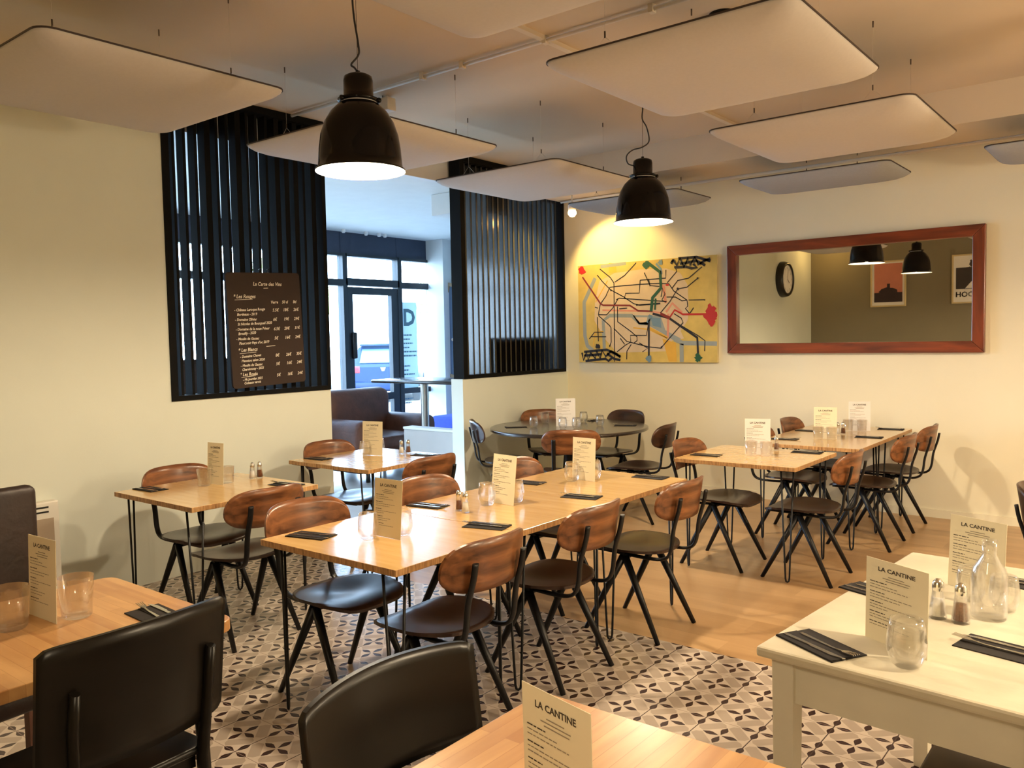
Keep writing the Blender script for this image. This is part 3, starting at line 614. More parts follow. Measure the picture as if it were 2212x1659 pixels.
b = new(); lathe(b, [(0.032, 0.02), (0.040, 0.03), (0.045, 0.07), (0.03, 0.10), (0, 0.105)], 24); tube(b, [(0, 0, 0.10), (0, 0, 0.3)], 0.008); obj('housing', b, M_white, t)
l = bpy.data.lights.new('corner_light', 'POINT'); l.energy = 9; l.color = (1.0, 0.62, 0.2); l.shadow_soft_size = 0.03
lo = bpy.data.objects.new('corner_light', l); COL.objects.link(lo); lo.parent = t; lo.location = (0, 0, -0.05)

# ------------------------------------------------------------ cafe chairs (face +X)
def legc(bm, a, bb, r0, r1): tube(bm, [a, bb], [r0, r1], 10)
def make_chair():
    t = thing('cafe_chair', 'x', 'chair')
    b = new()
    def seatP(s, u):
        y = (2*s-1); hw = 0.232
        xf = 0.235*(1-abs(y)**5.0)**0.45 if abs(y) < 1 else 0.0
        xb = -0.205*(1-abs(y)**2.6)**0.5 if abs(y) < 1 else 0.0
        x = xb+(xf-xb)*u
        z = 0.462 - 0.016*math.exp(-((x+0.03)/0.11)**2-((y*hw)/0.12)**2) + 0.014*(abs(y)**2)*(1 if x < 0.1 else 0.6) - 0.020*max(0, (x-0.13)/0.1)**2
        return (x, y*hw, z)
    ns = 22
    def seatS(s, u): return seatP(0.5-0.5*math.cos(PI*s), u)
    sheet(b, seatS, ns, 14, (0, 0, -0.013)); obj('seat', b, M_seat, t, doubles=True)
    b = new()
    def backP(s, u):
        y = -math.cos(PI*s); hw = 0.245
        H = (1-abs(y)**4.6)**0.45 if abs(y) < 1 else 0.0
        zc_ = 0.745; hz = 0.102*H; z = zc_ + (2*u-1)*hz - 0.012*(1-H)
        x = -0.320 + 0.085*y*y - 0.16*(z-zc_) + 0.0
        return (x, y*hw, z)
    sheet(b, backP, 26, 6, (-0.011, 0, -0.002)); obj('backrest', b, M_walnut, t, doubles=True)
    for sy in (-1, 1):
        b = new(); y = sy*0.145
        pts = smooth_path([(0.20, sy*0.135, 0.436), (0.05, sy*0.14, 0.434), (-0.14, y, 0.428), (-0.235, y, 0.44), (-0.272, y, 0.49), (-0.288, y, 0.60), (-0.318, y*1.0, 0.70), (-0.331, y, 0.765)], 4)
        tube(b, pts, 0.0145, 8, flat=(1.15, 0.62)); obj('upright', b, M_steel, t)
        b = new(); tube(b, [(-0.01, sy*0.165, 0.425), (-0.225, sy*0.205, 0.0)], [0.021, 0.0125], 10); obj('leg', b, M_steel, t)
        b = new(); tube(b, [(0.0, sy*0.165, 0.425), (0.22, sy*0.205, 0.0)], [0.021, 0.0125], 10); obj('leg', b, M_steel, t)
    b = new(); tube(b, [(-0.005, -0.175, 0.425), (-0.005, 0.175, 0.425)], 0.020, 8); box(b, -0.03, 0.02, -0.14, 0.14, 0.433, 0.446); tube(b, [(0.15, -0.138, 0.436), (0.15, 0.138, 0.436)], 0.009, 6); obj('under_frame', b, M_steel, t)
    return t
chair0 = make_chair(); used = [False]
seat_dk = None
def chair(x, y, deg, label, group, dark=False):
    if not used[0]: c = chair0; used[0] = True; c.location = (x, y, 0); c.rotation_euler = (0, 0, math.radians(deg)); c['label'] = label; c['group'] = group
    else: c = dup(chair0, label, (x, y, 0), math.radians(deg), group)
    if dark:
        for ch in c.children:
            if ch.name.startswith('backrest'):
                ch.data = ch.data.copy(); ch.data.materials[0] = M_walnutd
    return c
GL = 'cafe chairs around the long table'
chair(-2.34, 2.42, 180, 'cafe chair in front at the right side of the long table, nearest to the camera', GL)
chair(-2.33, 3.16, 180, 'cafe chair in the middle of the right side of the long table', GL)
chair(-2.28, 3.94, 180, 'cafe chair at the far end of the right side of the long table', GL)
chair(-2.95, 2.43, 0, 'cafe chair at the near left end of the long table, sheen on its seat', GL)
chair(-2.93, 3.22, 0, 'cafe chair in the middle of the left side of the long table, behind the shakers', GL)
chair(-2.93, 4.02, 0, 'cafe chair at the far end of the left side of the long table', GL)
GT = 'cafe chairs at the small left tables'
chair(-4.00, 2.58, 180, 'cafe chair with its back to us at the small table by the left wall', GT)
chair(-4.56, 2.69, 0, 'cafe chair between the left wall and the small table with two shakers', GT)
chair(-4.07, 3.90, 180, 'cafe chair with its back to us at the small table before the lounge opening', GT)
chair(-4.73, 4.00, 0, 'cafe chair on the wall side of the small table before the lounge opening', GT)
GR = 'cafe chairs at the right-hand tables'
chair(-1.87, 5.41, 180, 'cafe chair with its back to us at the front square table on the right', GR)
chair(-2.45, 5.41, 0, 'cafe chair on the left side of the front square table on the right', GR)
chair(-1.80, 6.50, 180, 'cafe chair on the right of the wall-side tables, the nearer of two', GR)
chair(-1.80, 7.20, 180, 'cafe chair on the right of the wall-side tables, closest to the back wall', GR)
chair(-2.36, 6.51, 0, 'cafe chair on the left of the wall-side tables, mostly hidden by the front table', GR)
chair(-2.36, 7.22, 0, 'cafe chair on the left of the wall-side tables under the mirror', GR)
GD = 'cafe chairs around the round table'
chair(-4.86, 5.98, 48, 'dark cafe chair seen edge-on at the left of the round table', GD, True)
chair(-4.00, 5.78, 126, 'brown cafe chair with its back to us at the front of the round table', GD)
chair(-3.66, 6.30, 188, 'cafe chair seen from the side at the right of the round table', GD, True)
chair(-4.93, 6.78, -34, 'brown-backed cafe chair behind the round table, by the corner', GD)
chair(-4.36, 6.98, -100, 'dark-backed cafe chair behind the round table, against the back wall', GD, True)
chair(-0.24, 4.66, 0, 'dark chair at the right edge of the photo, only a sliver showing', 'right edge chair', True)

# ------------------------------------------------------------ tables
def hairpin(sx, sy, H=0.728, spread=0.042):
    b = new(); d = Vector((-sy, sx, 0)).normalized()   # across the corner diagonal
    base = Vector((0, 0, 0)); pts = []
    for s in (-1, 1):
        pass
    a = d*spread; c = d*0.013
    path = [a + Vector((0, 0, H)), c + Vector((0, 0, 0.03)), c*0.7 + Vector((0, 0, 0.012)), Vector((0, 0, 0.006)), -c*0.7 + Vector((0, 0, 0.012)), -c + Vector((0, 0, 0.03)), -a + Vector((0, 0, H))]
    tube(b, path, 0.006, 8); box(b, -0.05, 0.05, -0.05, 0.05, H-0.004, H-0.0005)
    return b
def square_table(x0, x1, y0, y1, label, group, top=0.755):
    cx, cy = (x0+x1)/2, (y0+y1)/2; hx, hy = (x1-x0)/2, (y1-y0)/2
    t = thing('dining_table', label, 'table', (cx, cy, 0), 0, group)
    b = new(); box(b, -hx, hx, -hy, hy, top-0.027, top)
    b.faces.ensure_lookup_table()
    for f in b.faces:
        f.normal_update()
        if abs(f.normal.z) < 0.5: f.material_index = 1
    obj('tabletop', b, [M_top, M_topedge], t, bevel=0.002)
    for sx in (-1, 1):
        for sy in (-1, 1):
            obj('leg', hairpin(sx, sy, top-0.027), M_steel, t, loc=(sx*(hx-0.075), sy*(hy-0.06), 0))
    return t
G1 = 'hairpin-leg tables with honey tops'
square_table(-3.06, -2.22, 2.07, 2.808, 'nearest section of the long honey-topped table, front end', G1)
square_table(-3.06, -2.22, 2.812, 3.588, 'middle section of the long honey-topped table', G1)
square_table(-3.06, -2.22, 3.592, 4.40, 'far section of the long honey-topped table', G1)
square_table(-4.78, -3.95, 2.27, 3.08, 'small square table against the left wall under the big panel', G1)
square_table(-4.94, -4.10, 3.60, 4.42, 'small square table with a pale glare, before the lounge opening', G1)
square_table(-2.67, -1.83, 5.10, 5.90, 'front square table on the right, on the wooden floor', G1)
square_table(-2.56, -1.74, 6.14, 6.888, 'nearer of the two joined tables under the mirror', G1)
square_table(-2.56, -1.74, 6.892, 7.64, 'joined table touching the back wall under the mirror', G1)
# round table
t = thing('round_table', 'large dark round table in the corner by the painting', 'table', (-4.46, 6.42, 0))
b = new(); lathe(b, [(0, 0.755), (0.70, 0.755), (0.735, 0.755), (0.745, 0.750), (0.745, 0.730), (0.735, 0.725), (0.70, 0.725), (0, 0.725)], 64); obj('tabletop', b, M_rd, t)
b = new(); lathe(b, [(0, 0.724), (0.3, 0.724), (0.3, 0.70), (0.045, 0.69), (0.04, 0.06), (0.3, 0.03), (0.32, 0.0), (0, 0)], 40); obj('pedestal', b, M_steel, t)
# foreground butcher-block tables
def block_table(x0, x1, y0, y1, label, m, top=0.755, rad=0.05):
    cx, cy = (x0+x1)/2, (y0+y1)/2; hx, hy = (x1-x0)/2, (y1-y0)/2
    t = thing('butcher_block_table', label, 'table', (cx, cy, 0), 0, 'butcher block tables')
    pr = []
    for q, (sx, sy) in enumerate(((1, 1), (-1, 1), (-1, -1), (1, -1))):
        for k in range(6):
            a = q*PI/2+k*PI/10; pr.append((sx*(hx-rad)+rad*math.cos(a), sy*(hy-rad)+rad*math.sin(a)))
    b = new(); prism(b, pr, top-0.035, top); obj('tabletop', b, m, t, bevel=0.003)
    for sx in (-1, 1):
        for sy in (-1, 1):
            b = new(); tube(b, [(sx*(hx-0.09), sy*(hy-0.09), top-0.035), (sx*(hx-0.07), sy*(hy-0.07), 0)], [0.022, 0.015], 10); obj('leg', b, M_steel, t)
    return t
block_table(-3.04, -2.24, 0.62, 1.42, 'butcher-block table cut off by the lower left corner', M_block)
block_table(-1.165, -0.375, 0.75, 1.55, 'butcher-block table at the bottom centre with a standing menu', M_blocky, rad=0.01)
# white painted table (rotated)
t = thing('white_table', 'worn cream-white painted wooden table at the lower right', 'table', (-0.85, 2.07, 0), math.radians(-4.6))
WTOP = 0.775
b = new(); box(b, 0, 0.70, 0, 1.24, WTOP-0.028, WTOP); obj('tabletop', b, M_wtab, t, bevel=0.008)
b = new(); box(b, 0.06, 0.64, 0.045, 0.065, 0.63, WTOP-0.028); obj('apron', b, M_wtabl, t)
b = new(); box(b, 0.06, 0.64, 1.175, 1.195, 0.63, WTOP-0.028); obj('apron', b, M_wtabl, t)
b = new(); box(b, 0.045, 0.065, 0.06, 1.18, 0.63, WTOP-0.028); obj('apron', b, M_wtabl, t)
b = new(); box(b, 0.635, 0.655, 0.06, 1.18, 0.63, WTOP-0.028); obj('apron', b, M_wtabl, t)
for (x, y) in ((0.06, 0.06), (0.64, 0.06), (0.06, 1.18), (0.64, 1.18)):
    b = new(); h0, h1 = 0.030, 0.024
    A = [b.verts.new((x+sx*h0, y+sy*h0, WTOP-0.028)) for sx, sy in ((-1, -1), (1, -1), (1, 1), (-1, 1))]; B = [b.verts.new((x+sx*h1, y+sy*h1, 0)) for sx, sy in ((-1, -1), (1, -1), (1, 1), (-1, 1))]
    for k in range(4): b.faces.new((A[k], A[(k+1) % 4], B[(k+1) % 4], B[k]))
    b.faces.new(A); b.faces.new(B[::-1]); obj('leg', b, M_wtabl, t, bevel=0.003)

# ------------------------------------------------------------ foreground bentwood chairs (face +X)
def wood_chair(x, y, deg, label, m, hw=0.25, z0=0.63, z1=0.875, curve=0.055, tilt=0.12):
    t = thing('bentwood_chair', label, 'chair', (x, y, 0), math.radians(deg), 'dark bentwood chairs')
    b = new()
    def P(s, u):
        yy = (2*s-1); e = (1-abs(yy)**14)**0.5 if abs(yy) < 1 else 0
        zc = (z0+z1)/2; z = zc + (2*u-1)*(z1-z0)/2*(0.90+0.10*e) + (0.012*(1-yy*yy) if u > 0.5 else 0)
        return (-0.24 + curve*yy*yy - tilt*(z-zc), yy*hw, z)
    sheet(b, P, 30, 8, (-0.013, 0, 0)); obj('backrest', b, m, t)
    for sy in (-1, 1):
        b = new(); tube(b, [(-0.235, sy*0.165, 0.0), (-0.20, sy*0.18, 0.44), (-0.225, sy*0.19, 0.66), (-0.245, sy*0.19, 0.76)], [0.013, 0.016, 0.014, 0.012], 8, flat=(1, 1.3)); obj('leg', b, m, t)
        b = new(); tube(b, [(0.20, sy*0.18, 0.0), (0.18, sy*0.17, 0.44)], [0.013, 0.017], 8); obj('leg', b, m, t)
    b = new()
    rbox(b, -0.20, 0.22, -0.21, 0.21, 0.44, 0.465, 0.010, 2); obj('seat', b, m, t)
    b = new(); box(b, -0.18, 0.18, -0.17, 0.17, 0.40, 0.44); obj('under_frame', b, m, t)
    return t
wood_chair(-2.32, 1.035, 184, 'black chair back in the lower left foreground, before the butcher-block table', M_dkply, hw=0.262, z0=0.54, z1=0.88)
wood_chair(-1.10, 1.205, 0, 'glossy black chair back at the bottom centre, left of the table with the menu', M_dkply, hw=0.25, z0=0.65, z1=0.88)
wood_chair(-0.28, 2.33, 180, 'dark brown seat tucked under the white painted table', M_seat, z0=0.60, z1=0.80)
# upholstered chair at far left
t = thing('upholstered_chair', 'dark brown upholstered high-back chair at the left edge before the heater', 'chair', (-3.14, 1.06, 0), math.radians(5))
b = new(); rbox(b, -0.22, 0.24, -0.24, 0.24, 0.40, 0.48, 0.03); obj('seat', b, M_leatherd, t)
b = new(); rbox(b, -0.27, -0.20, -0.26, 0.27, 0.42, 1.08, 0.03); obj('backrest', b, M_leatherd, t)
for sx, sy in ((-1, -1), (1, -1), (-1, 1), (1, 1)):
    b = new(); box(b, sx*0.19-0.02, sx*0.19+0.02, sy*0.2-0.02, sy*0.2+0.02, 0, 0.41); obj('leg', b, M_leather, t)

# ------------------------------------------------------------ table settings
TT = 0.7555
def card_proto(m, w_=0.172, h_=0.25):
    t = thing('menu_card', 'x', 'menu')
    b = new(); box(b, -w_/2, w_/2, -0.0006, 0.0006, 0, h_); obj('card', b, m, t)
    b = new(); text_into(b, 'LA CANTINE', 0.0155*w_/0.155, 0, h_*0.865, align='CENTER', bold=0.0004, sx=1.05)
    def ln(x0, x1, y, mi=1, hh=0.0022): quad(b, x0*w_, y*h_, x1*w_, y*h_+hh, mi)
    for k, (a, c) in enumerate(((-0.13, 0.13), (-0.22, 0.22), (-0.17, 0.2))): ln(a, c, 0.81-k*0.028)
    y = 0.715
    for grp in ((0.28, 0.45, 0.62), (0.25, 0.68, 0.50), (0.22, 0.74, 0.30), (0.26, 0.55, 0.42), (0.3, 0.66)):
        for k, ln_ in enumerate(grp):
            x = -0.43
            while x < -0.43+ln_:
                wv = random.uniform(0.035, 0.09); ln(x, min(x+wv, -0.43+ln_), y, 0 if k == 0 else 1, 0.0024 if k == 0 else 0.002); x += wv+0.012
            y -= 0.034
        y -= 0.02
    obj('lettering', b, [M_ink, M_inkl], t, rot=(PI/2, 0, 0), loc=(0, -0.0012, 0))
    return t
cards = {}
for key, m in (('cream', M_card), ('white', M_cardw)): cards[key] = card_proto(m)
cu = {}
def card(x, y, z, deg, lean, label, kind='cream', sc=1.0, group='standing menu cards'):
    if kind not in cu: c = cards[kind]; cu[kind] = 1
    else: c = dup(cards[kind])
    c['label'] = label; c['group'] = group
    c.matrix_world = Matrix.Translation((x, y, z)) @ Matrix.Rotation(math.radians(deg), 4, 'Z') @ Matrix.Rotation(math.radians(-lean), 4, 'X') @ (Matrix.Diagonal((sc[0], 1, sc[1], 1)) if isinstance(sc, tuple) else Matrix.Scale(sc, 4))
    return c
def glass_proto(name, prof, inn, n=24):
    b = new(); lathe(b, prof+inn, n); return obj(name, b, M_glass)
tumbler0 = tag(glass_proto('water_glass', [(0, 0), (0.026, 0), (0.030, 0.004), (0.036, 0.085)], [(0.0345, 0.085), (0.0285, 0.012), (0, 0.010)], 12), 'x', 'glass')
wine0 = tag(glass_proto('stemless_glass', [(0, 0), (0.020, 0), (0.028, 0.006), (0.037, 0.03), (0.038, 0.05), (0.034, 0.08), (0.031, 0.095)], [(0.0296, 0.095), (0.0325, 0.08), (0.036, 0.05), (0.0345, 0.03), (0.022, 0.012), (0, 0.011)]), 'x', 'glass')
gused = set()
def glass(p, x, y, label, z=TT, group='glasses on the tables', s=1.2):
    if p.name not in gused: gused.add(p.name); o = p
    else: o = p.copy(); COL.objects.link(o)
    o.location = (x, y, z); o['label'] = label; o['group'] = group; o.scale = (s, s, s); o.rotation_euler = (0, 0, random.random()*3)
    return o
def shaker_proto(content, nm):
    t = thing(nm, 'x', 'shaker')
    b = new(); n = 6; lathe(b, [(0, 0), (0.021, 0), (0.022, 0.004), (0.013, 0.078)], n, smooth=False); lathe(b, [(0.012, 0.078), (0.0185, 0.008), (0, 0.007)], n, smooth=False); obj('glass_body', b, M_glass, t)
    b = new(); lathe(b, [(0, 0.0075), (0.0165, 0.0078), (0.0125, 0.05), (0, 0.052)], 12); obj('filling', b, content, t)
    b = new(); lathe(b, [(0.0135, 0.072), (0.0145, 0.080), (0.0135, 0.092), (0.007, 0.101), (0, 0.103)], 16); obj('cap', b, M_chrome, t)
    return t
salt0, pep0 = shaker_proto(M_salt, 'salt_shaker'), shaker_proto(M_pepper, 'pepper_shaker')
su = set()
def shaker(p, x, y, label, z=TT, s=1.0):
    if p.name not in su: su.add(p.name); o = p
    else: o = dup(p)
    o.location = (x, y, z); o['label'] = label; o['group'] = 'salt and pepper shakers'; o.scale = (s, s, s)
# napkin, fork and knife
b = new()
box(b, -0.10, 0.10, -0.055, 0.055, 0, 0.003); box(b, -0.098, 0.098, -0.055, 0.012, 0.0032, 0.0055)
nap0 = tag(obj('paper_napkin', b, M_nap, bevel=0.001), 'x', 'napkin')
b = new()
fp = [(-0.10, -0.004), (-0.09, -0.006), (0.02, -0.003), (0.05, -0.003), (0.062, -0.010), (0.10, -0.011), (0.10, -0.0085), (0.068, -0.0072), (0.068, -0.0048), (0.10, -0.0048), (0.10, -0.0024), (0.068, -0.0012), (0.068, 0.0012), (0.10, 0.0024), (0.10, 0.0048), (0.068, 0.0048), (0.068, 0.0072), (0.10, 0.0085), (0.10, 0.011), (0.062, 0.010), (0.05, 0.003), (0.02, 0.003), (-0.09, 0.006), (-0.10, 0.004)]
prism(b, fp, 0, 0.002)
for v in b.verts: v.co.z += 0.010*max(0, (v.co.x-0.03)/0.07) * (1 if v.co.x < 0.075 else 0.9)
fork0 = tag(obj('fork', b, M_chrome), 'x', 'fork')
b = new(); prism(b, [(-0.10, -0.005), (-0.09, -0.007), (-0.01, -0.005), (0.0, -0.008), (0.07, -0.009), (0.10, 0.0), (0.105, 0.006), (0.0, 0.005), (-0.09, 0.006), (-0.10, 0.004)], 0, 0.002); knife0 = tag(obj('knife', b, M_chrome), 'x', 'knife')
nu = [False]
def setting(x, y, deg, where, z=TT, flip=False, s=1.0):
    """a napkin with a fork and a knife lying on it; deg: direction of the tines"""
    a = math.radians(deg); trio = (nap0, fork0, knife0)
    if nu[0]: trio = tuple(p.copy() for p in trio); [COL.objects.link(p) for p in trio]
    nu[0] = True; n, f, k = trio
    side = Vector((-math.sin(a), math.cos(a), 0)); fw = Vector((math.cos(a), math.sin(a), 0))
    n.location = (x, y, z); n.rotation_euler = (0, 0, a + random.uniform(-0.04, 0.04)); n.scale = (s, s, 1)
    f.location = Vector((x, y, z+0.0062)) + side*0.006 + fw*0.022; f.rotation_euler = (0, 0, a+random.uniform(-0.12, 0.02))
    k.location = Vector((x, y, z+0.0062)) - side*0.030 + fw*0.006; k.rotation_euler = (0, 0, a+random.uniform(-0.02, 0.05))
    for o, nm, g in ((n, 'black napkin', 'black napkins'), (f, 'steel fork', 'forks'), (k, 'steel knife', 'knives')):
        o['label'] = nm + ' ' + where; o['group'] = g

# long table
card(-2.625, 2.40, TT, 0, 5, 'menu card on the near section of the long table, leaning on two glasses', 'cream')
card(-2.665, 3.23, TT, -8, 7, 'menu card on the middle section of the long table, tilted to the left')
card(-2.70, 4.03, TT, -6, 3, 'menu card on the far section of the long table')
glass(wine0, -2.668, 2.335, 'stemless glass in front of the nearest menu of the long table')
glass(wine0, -2.595, 2.467, 'stemless glass behind the nearest menu of the long table')
glass(wine0, -2.708, 3.163, 'stemless glass in front of the middle menu of the long table')
glass(wine0, -2.632, 3.302, 'stemless glass behind the middle menu of the long table')
glass(wine0, -2.738, 3.968, 'stemless glass in front of the far menu of the long table')
glass(wine0, -2.668, 4.093, 'stemless glass behind the far menu of the long table')
shaker(pep0, -2.735, 2.985, 'pepper shaker on the long table between the first two menus')
shaker(salt0, -2.675, 2.965, 'salt shaker on the long table between the first two menus')
setting(-2.925, 2.235, 15, 'at the near left corner of the long table')
setting(-2.40, 2.80, 195, 'at the near right side of the long table, over its first joint')
setting(-2.95, 2.985, 8, 'on the left side of the long table behind the shakers')
setting(-2.425, 3.60, 190, 'on the right side of the long table before the third menu')
setting(-2.93, 3.79, 5, 'on the left side of the long table behind the second menu')
setting(-2.42, 4.325, 185, 'at the far right corner of the long table')
# small left tables
card(-4.49, 2.74, TT, 6, 3, 'narrow-looking menu card on the small table by the left wall', sc=(0.85, 1.0))
glass(tumbler0, -4.50, 2.675, 'faceted tumbler left of the menu on the small table by the left wall')
glass(tumbler0, -4.47, 2.81, 'faceted tumbler right of the menu on the small table by the left wall')
shaker(salt0, -4.47, 2.985, 'salt shaker on the small table by the left wall'); shaker(pep0, -4.46, 3.03, 'pepper shaker on the small table by the left wall')
setting(-4.67, 2.43, 5, 'at the left corner of the small table by the left wall')
setting(-4.10, 2.965, 185, 'at the right corner of the small table by the left wall')
card(-4.60, 4.09, TT, 15, 3, 'menu card on the glaring table before the lounge opening')
glass(wine0, -4.595, 4.02, 'stemless glass before the menu on the table in front of the lounge opening')
glass(wine0, -4.62, 4.17, 'stemless glass behind the menu on the table in front of the lounge opening')
shaker(salt0, -4.47, 4.26, 'salt shaker on the table before the lounge opening'); shaker(pep0, -4.455, 4.315, 'pepper shaker on the table before the lounge opening')
setting(-4.82, 3.77, 5, 'at the left corner of the table before the lounge opening')
setting(-4.26, 4.30, 190, 'at the right corner of the table before the lounge opening')
# right tables
card(-2.25, 5.53, TT, 15, 1, 'white menu card on the front square table on the right', 'white')
glass(tumbler0, -2.268, 5.462, 'tumbler left before the menu on the front square table on the right'); glass(tumbler0, -2.172, 5.488, 'tumbler right before the menu on the front square table on the right')
shaker(salt0, -2.25, 5.74, 'salt shaker on the front square table on the right'); shaker(pep0, -2.22, 5.80, 'pepper shaker on the front square table on the right')
setting(-2.54, 5.33, 5, 'at the left of the front square table on the right'); setting(-2.00, 5.80, 185, 'at the far right of the front square table on the right')
card(-2.14, 6.62, TT, 12, 1, 'cream menu card on the nearer joined table under the mirror'); card(-2.07, 7.28, TT, 22, 1, 'white menu card on the joined table next to the back wall', 'white')
glass(tumbler0, -2.172, 6.55, 'tumbler left before the cream menu under the mirror'); glass(tumbler0, -2.075, 6.57, 'tumbler right before the cream menu under the mirror')
glass(tumbler0, -2.135, 7.19, 'tumbler left before the white menu by the back wall'); glass(tumbler0, -2.035, 7.225, 'tumbler right before the white menu by the back wall')
shaker(salt0, -2.14, 6.93, 'salt shaker on the joined tables under the mirror'); shaker(pep0, -2.115, 6.985, 'pepper shaker on the joined tables under the mirror')
setting(-2.40, 6.45, 5, 'at the near left of the joined tables under the mirror'); setting(-2.44, 7.10, 5, 'at the far left of the joined tables under the mirror')
setting(-1.88, 6.87, 185, 'at the near right of the joined tables under the mirror'); setting(-1.88, 7.52, 185, 'at the far right of the joined tables, by the back wall')
# round table
card(-4.48, 6.40, TT, 40, 2, 'white menu card on the dark round table', 'white', sc=1.05)
c_ = card(-4.52, 6.47, TT, 30, 1, 'second menu card standing behind the white one on the round table', 'white', sc=1.02)
for x, y, n in ((-4.70, 6.19, 'leftmost glass on the round table'), (-4.83, 6.55, 'glass on the round table in front of the brown chair back'), (-4.53, 6.78, 'glass right behind the menus of the round table'), (-4.20, 6.56, 'rightmost glass on the round table'), (-4.38, 6.21, 'left one of the glasses right before the menu of the round table'), (-4.27, 6.27, 'right one of the glasses right before the menu of the round table')):
    glass(wine0, x, y, 'stemless glass: ' + n, s=1.1)
setting(-4.86, 6.12, 45, 'at the left of the round table'); setting(-4.53, 7.00, -80, 'at the back of the round table'); setting(-4.02, 6.72, 200, 'at the right of the round table')
# lower left table
card(-2.735, 1.06, TT, 3, 2, 'menu card on the lower left butcher-block table', sc=1.02)
glass(tumbler0, -2.72, 0.965, 'tumbler left of the menu on the lower left table', s=1.5); glass(tumbler0, -2.67, 1.135, 'tumbler right of the menu on the lower left table', s=1.5)
setting(-2.47, 1.285, 175, 'on the lower left table beside the black chair back', s=1.0)
# bottom centre table
card(-0.79, 1.09, TT, -13, -1, 'large menu card on the table at the bottom centre', sc=1.0)
# white table
card(-0.553, 2.265, WTOP, -27, 1, 'menu card at the front of the white painted table', sc=(1.12, 0.88))
card(-0.475, 2.90, WTOP, -25, 3, 'menu card at the back of the white painted table behind the carafe', sc=(1.08, 0.92))
glass(wine0, -0.50, 2.155, 'glass in front of the nearer menu on the white table', WTOP, s=1.25)
glass(wine0, -0.47, 2.80, 'glass left of the carafe on the white table', WTOP, s=1.1); glass(wine0, -0.375, 2.75, 'glass right of the carafe on the white table', WTOP, s=1.1)
shaker(salt0, -0.515, 2.575, 'salt shaker in front on the white table', WTOP, 1.12); shaker(pep0, -0.455, 2.565, 'pepper shaker in front on the white table', WTOP, 1.12)
b = new(); lathe(b, [(0, 0), (0.044, 0), (0.047, 0.006), (0.047, 0.12), (0.042, 0.145), (0.022, 0.170), (0.019, 0.185), (0.020, 0.225), (0.0185, 0.225), (0.0175, 0.185), (0.040, 0.143), (0.045, 0.12), (0.045, 0.010), (0, 0.010)], 32)
tag(obj('water_carafe', b, M_glass, loc=(-0.40, 2.66, WTOP)), 'clear glass water carafe on the white table', 'carafe')
setting(-0.715, 2.17, -28, 'at the near left corner of the white table', WTOP, s=1.05)
setting(-0.72, 2.72, -20, 'at the left of the white table, half behind the menu', WTOP, s=1.0)
setting(-0.325, 2.40, 170, 'at the right of the white table', WTOP, s=1.05)
setting(-0.34, 3.06, 172, 'at the far right of the white table', WTOP, s=1.0)

# ------------------------------------------------------------ lounge beyond the opening
def armchair():
    t = thing('club_armchair', 'dark brown leather club armchair seen through the lounge opening', 'armchair', (-7.45, 6.68, 0))
    b = new(); rbox(b, -0.35, 0.42, -0.52, 0.52, 0.10, 0.36, 0.05); obj('base', b, M_leather, t)
    b = new(); rbox(b, -0.30, 0.46, -0.36, 0.36, 0.34, 0.50, 0.05, 4); obj('seat_cushion', b, M_leather, t)
    b = new(); rbox(b, -0.50, -0.22, -0.50, 0.50, 0.15, 1.02, 0.12, 5); obj('backrest', b, M_leather, t)
    for s in (-1, 1):
        b = new(); y = s*0.50; rbox(b, -0.40, 0.44, y-0.13, y+0.13, 0.10, 0.70, 0.11, 5); obj('armrest', b, M_leather, t)
    for sx, sy in ((-0.35, -0.45), (0.36, -0.45), (-0.35, 0.45), (0.36, 0.45)):
        b = new(); tube(b, [(sx, sy, 0), (sx, sy, 0.12)], 0.025); obj('foot', b, M_dkfr, t)
armchair()
t = thing('white_bench_box', 'low white panelled divider standing below the high table in the lounge', 'divider', (-5.56, 6.10, 0))
b = new(); box(b, -0.80, 0, 0, 0.12, 0.05, 0.66); obj('panel', b, M_div, t, bevel=0.01)
b = new(); box(b, -0.80, 0, -0.01, 0.13, 0.66, 0.685); obj('cap', b, M_white, t, bevel=0.004); b = new(); box(b, -0.78, 0, 0.01, 0.11, 0, 0.05); obj('plinth', b, M_white, t)
t = thing('blue_bench', 'royal blue upholstered bench with navy back cushions along the lounge wall', 'bench', (-6.95, 8.85, 0))
b = new(); rbox(b, -1.25, 1.2, -0.45, 0.40, 0.12, 0.52, 0.04); obj('seat', b, M_blue, t)
for k in range(4):
    b = new(); x0 = -1.22+k*0.61; rbox(b, x0, x0+0.59, 0.15, 0.42, 0.50, 0.92, 0.08, 4); obj('back_cushion', b, M_navy, t)
b = new(); box(b, -1.2, 1.15, -0.40, 0.38, 0, 0.12); obj('plinth', b, M_dkfr, t)
t = thing('high_table', 'high table with a thin black top and a chrome column by the lounge opening', 'table', (-6.45, 6.62, 0))
b = new(); rbox(b, -0.62, 0.62, -0.33, 0.33, 1.125, 1.16, 0.012, 2); obj('tabletop', b, M_rd, t, rot=(0, 0, 0))
b = new(); tube(b, [(-0.10, 0, 0.02), (-0.10, 0, 0.04), (-0.10, 0, 0.6), (-0.10, 0, 1.10), (-0.10, 0, 1.125)], 0.045, 24); obj('column', b, mat('brushed_steel', (0.6, 0.56, 0.52), 0.35, 1.0, var=0.03), t)
b = new(); lathe(b, [(0, 0.03), (0.08, 0.03), (0.27, 0.012), (0.27, 0), (0, 0)], 32, (-0.10, 0, 0)); obj('base', b, M_dkfr, t)
b = new(); box(b, -6.07, -5.52, 6.3, 6.6, 2.88, 3.1); tag(obj('ceiling_unit', b, M_white, bevel=0.01), 'white box unit under the lounge ceiling left of the second slatted screen', 'ceiling unit')
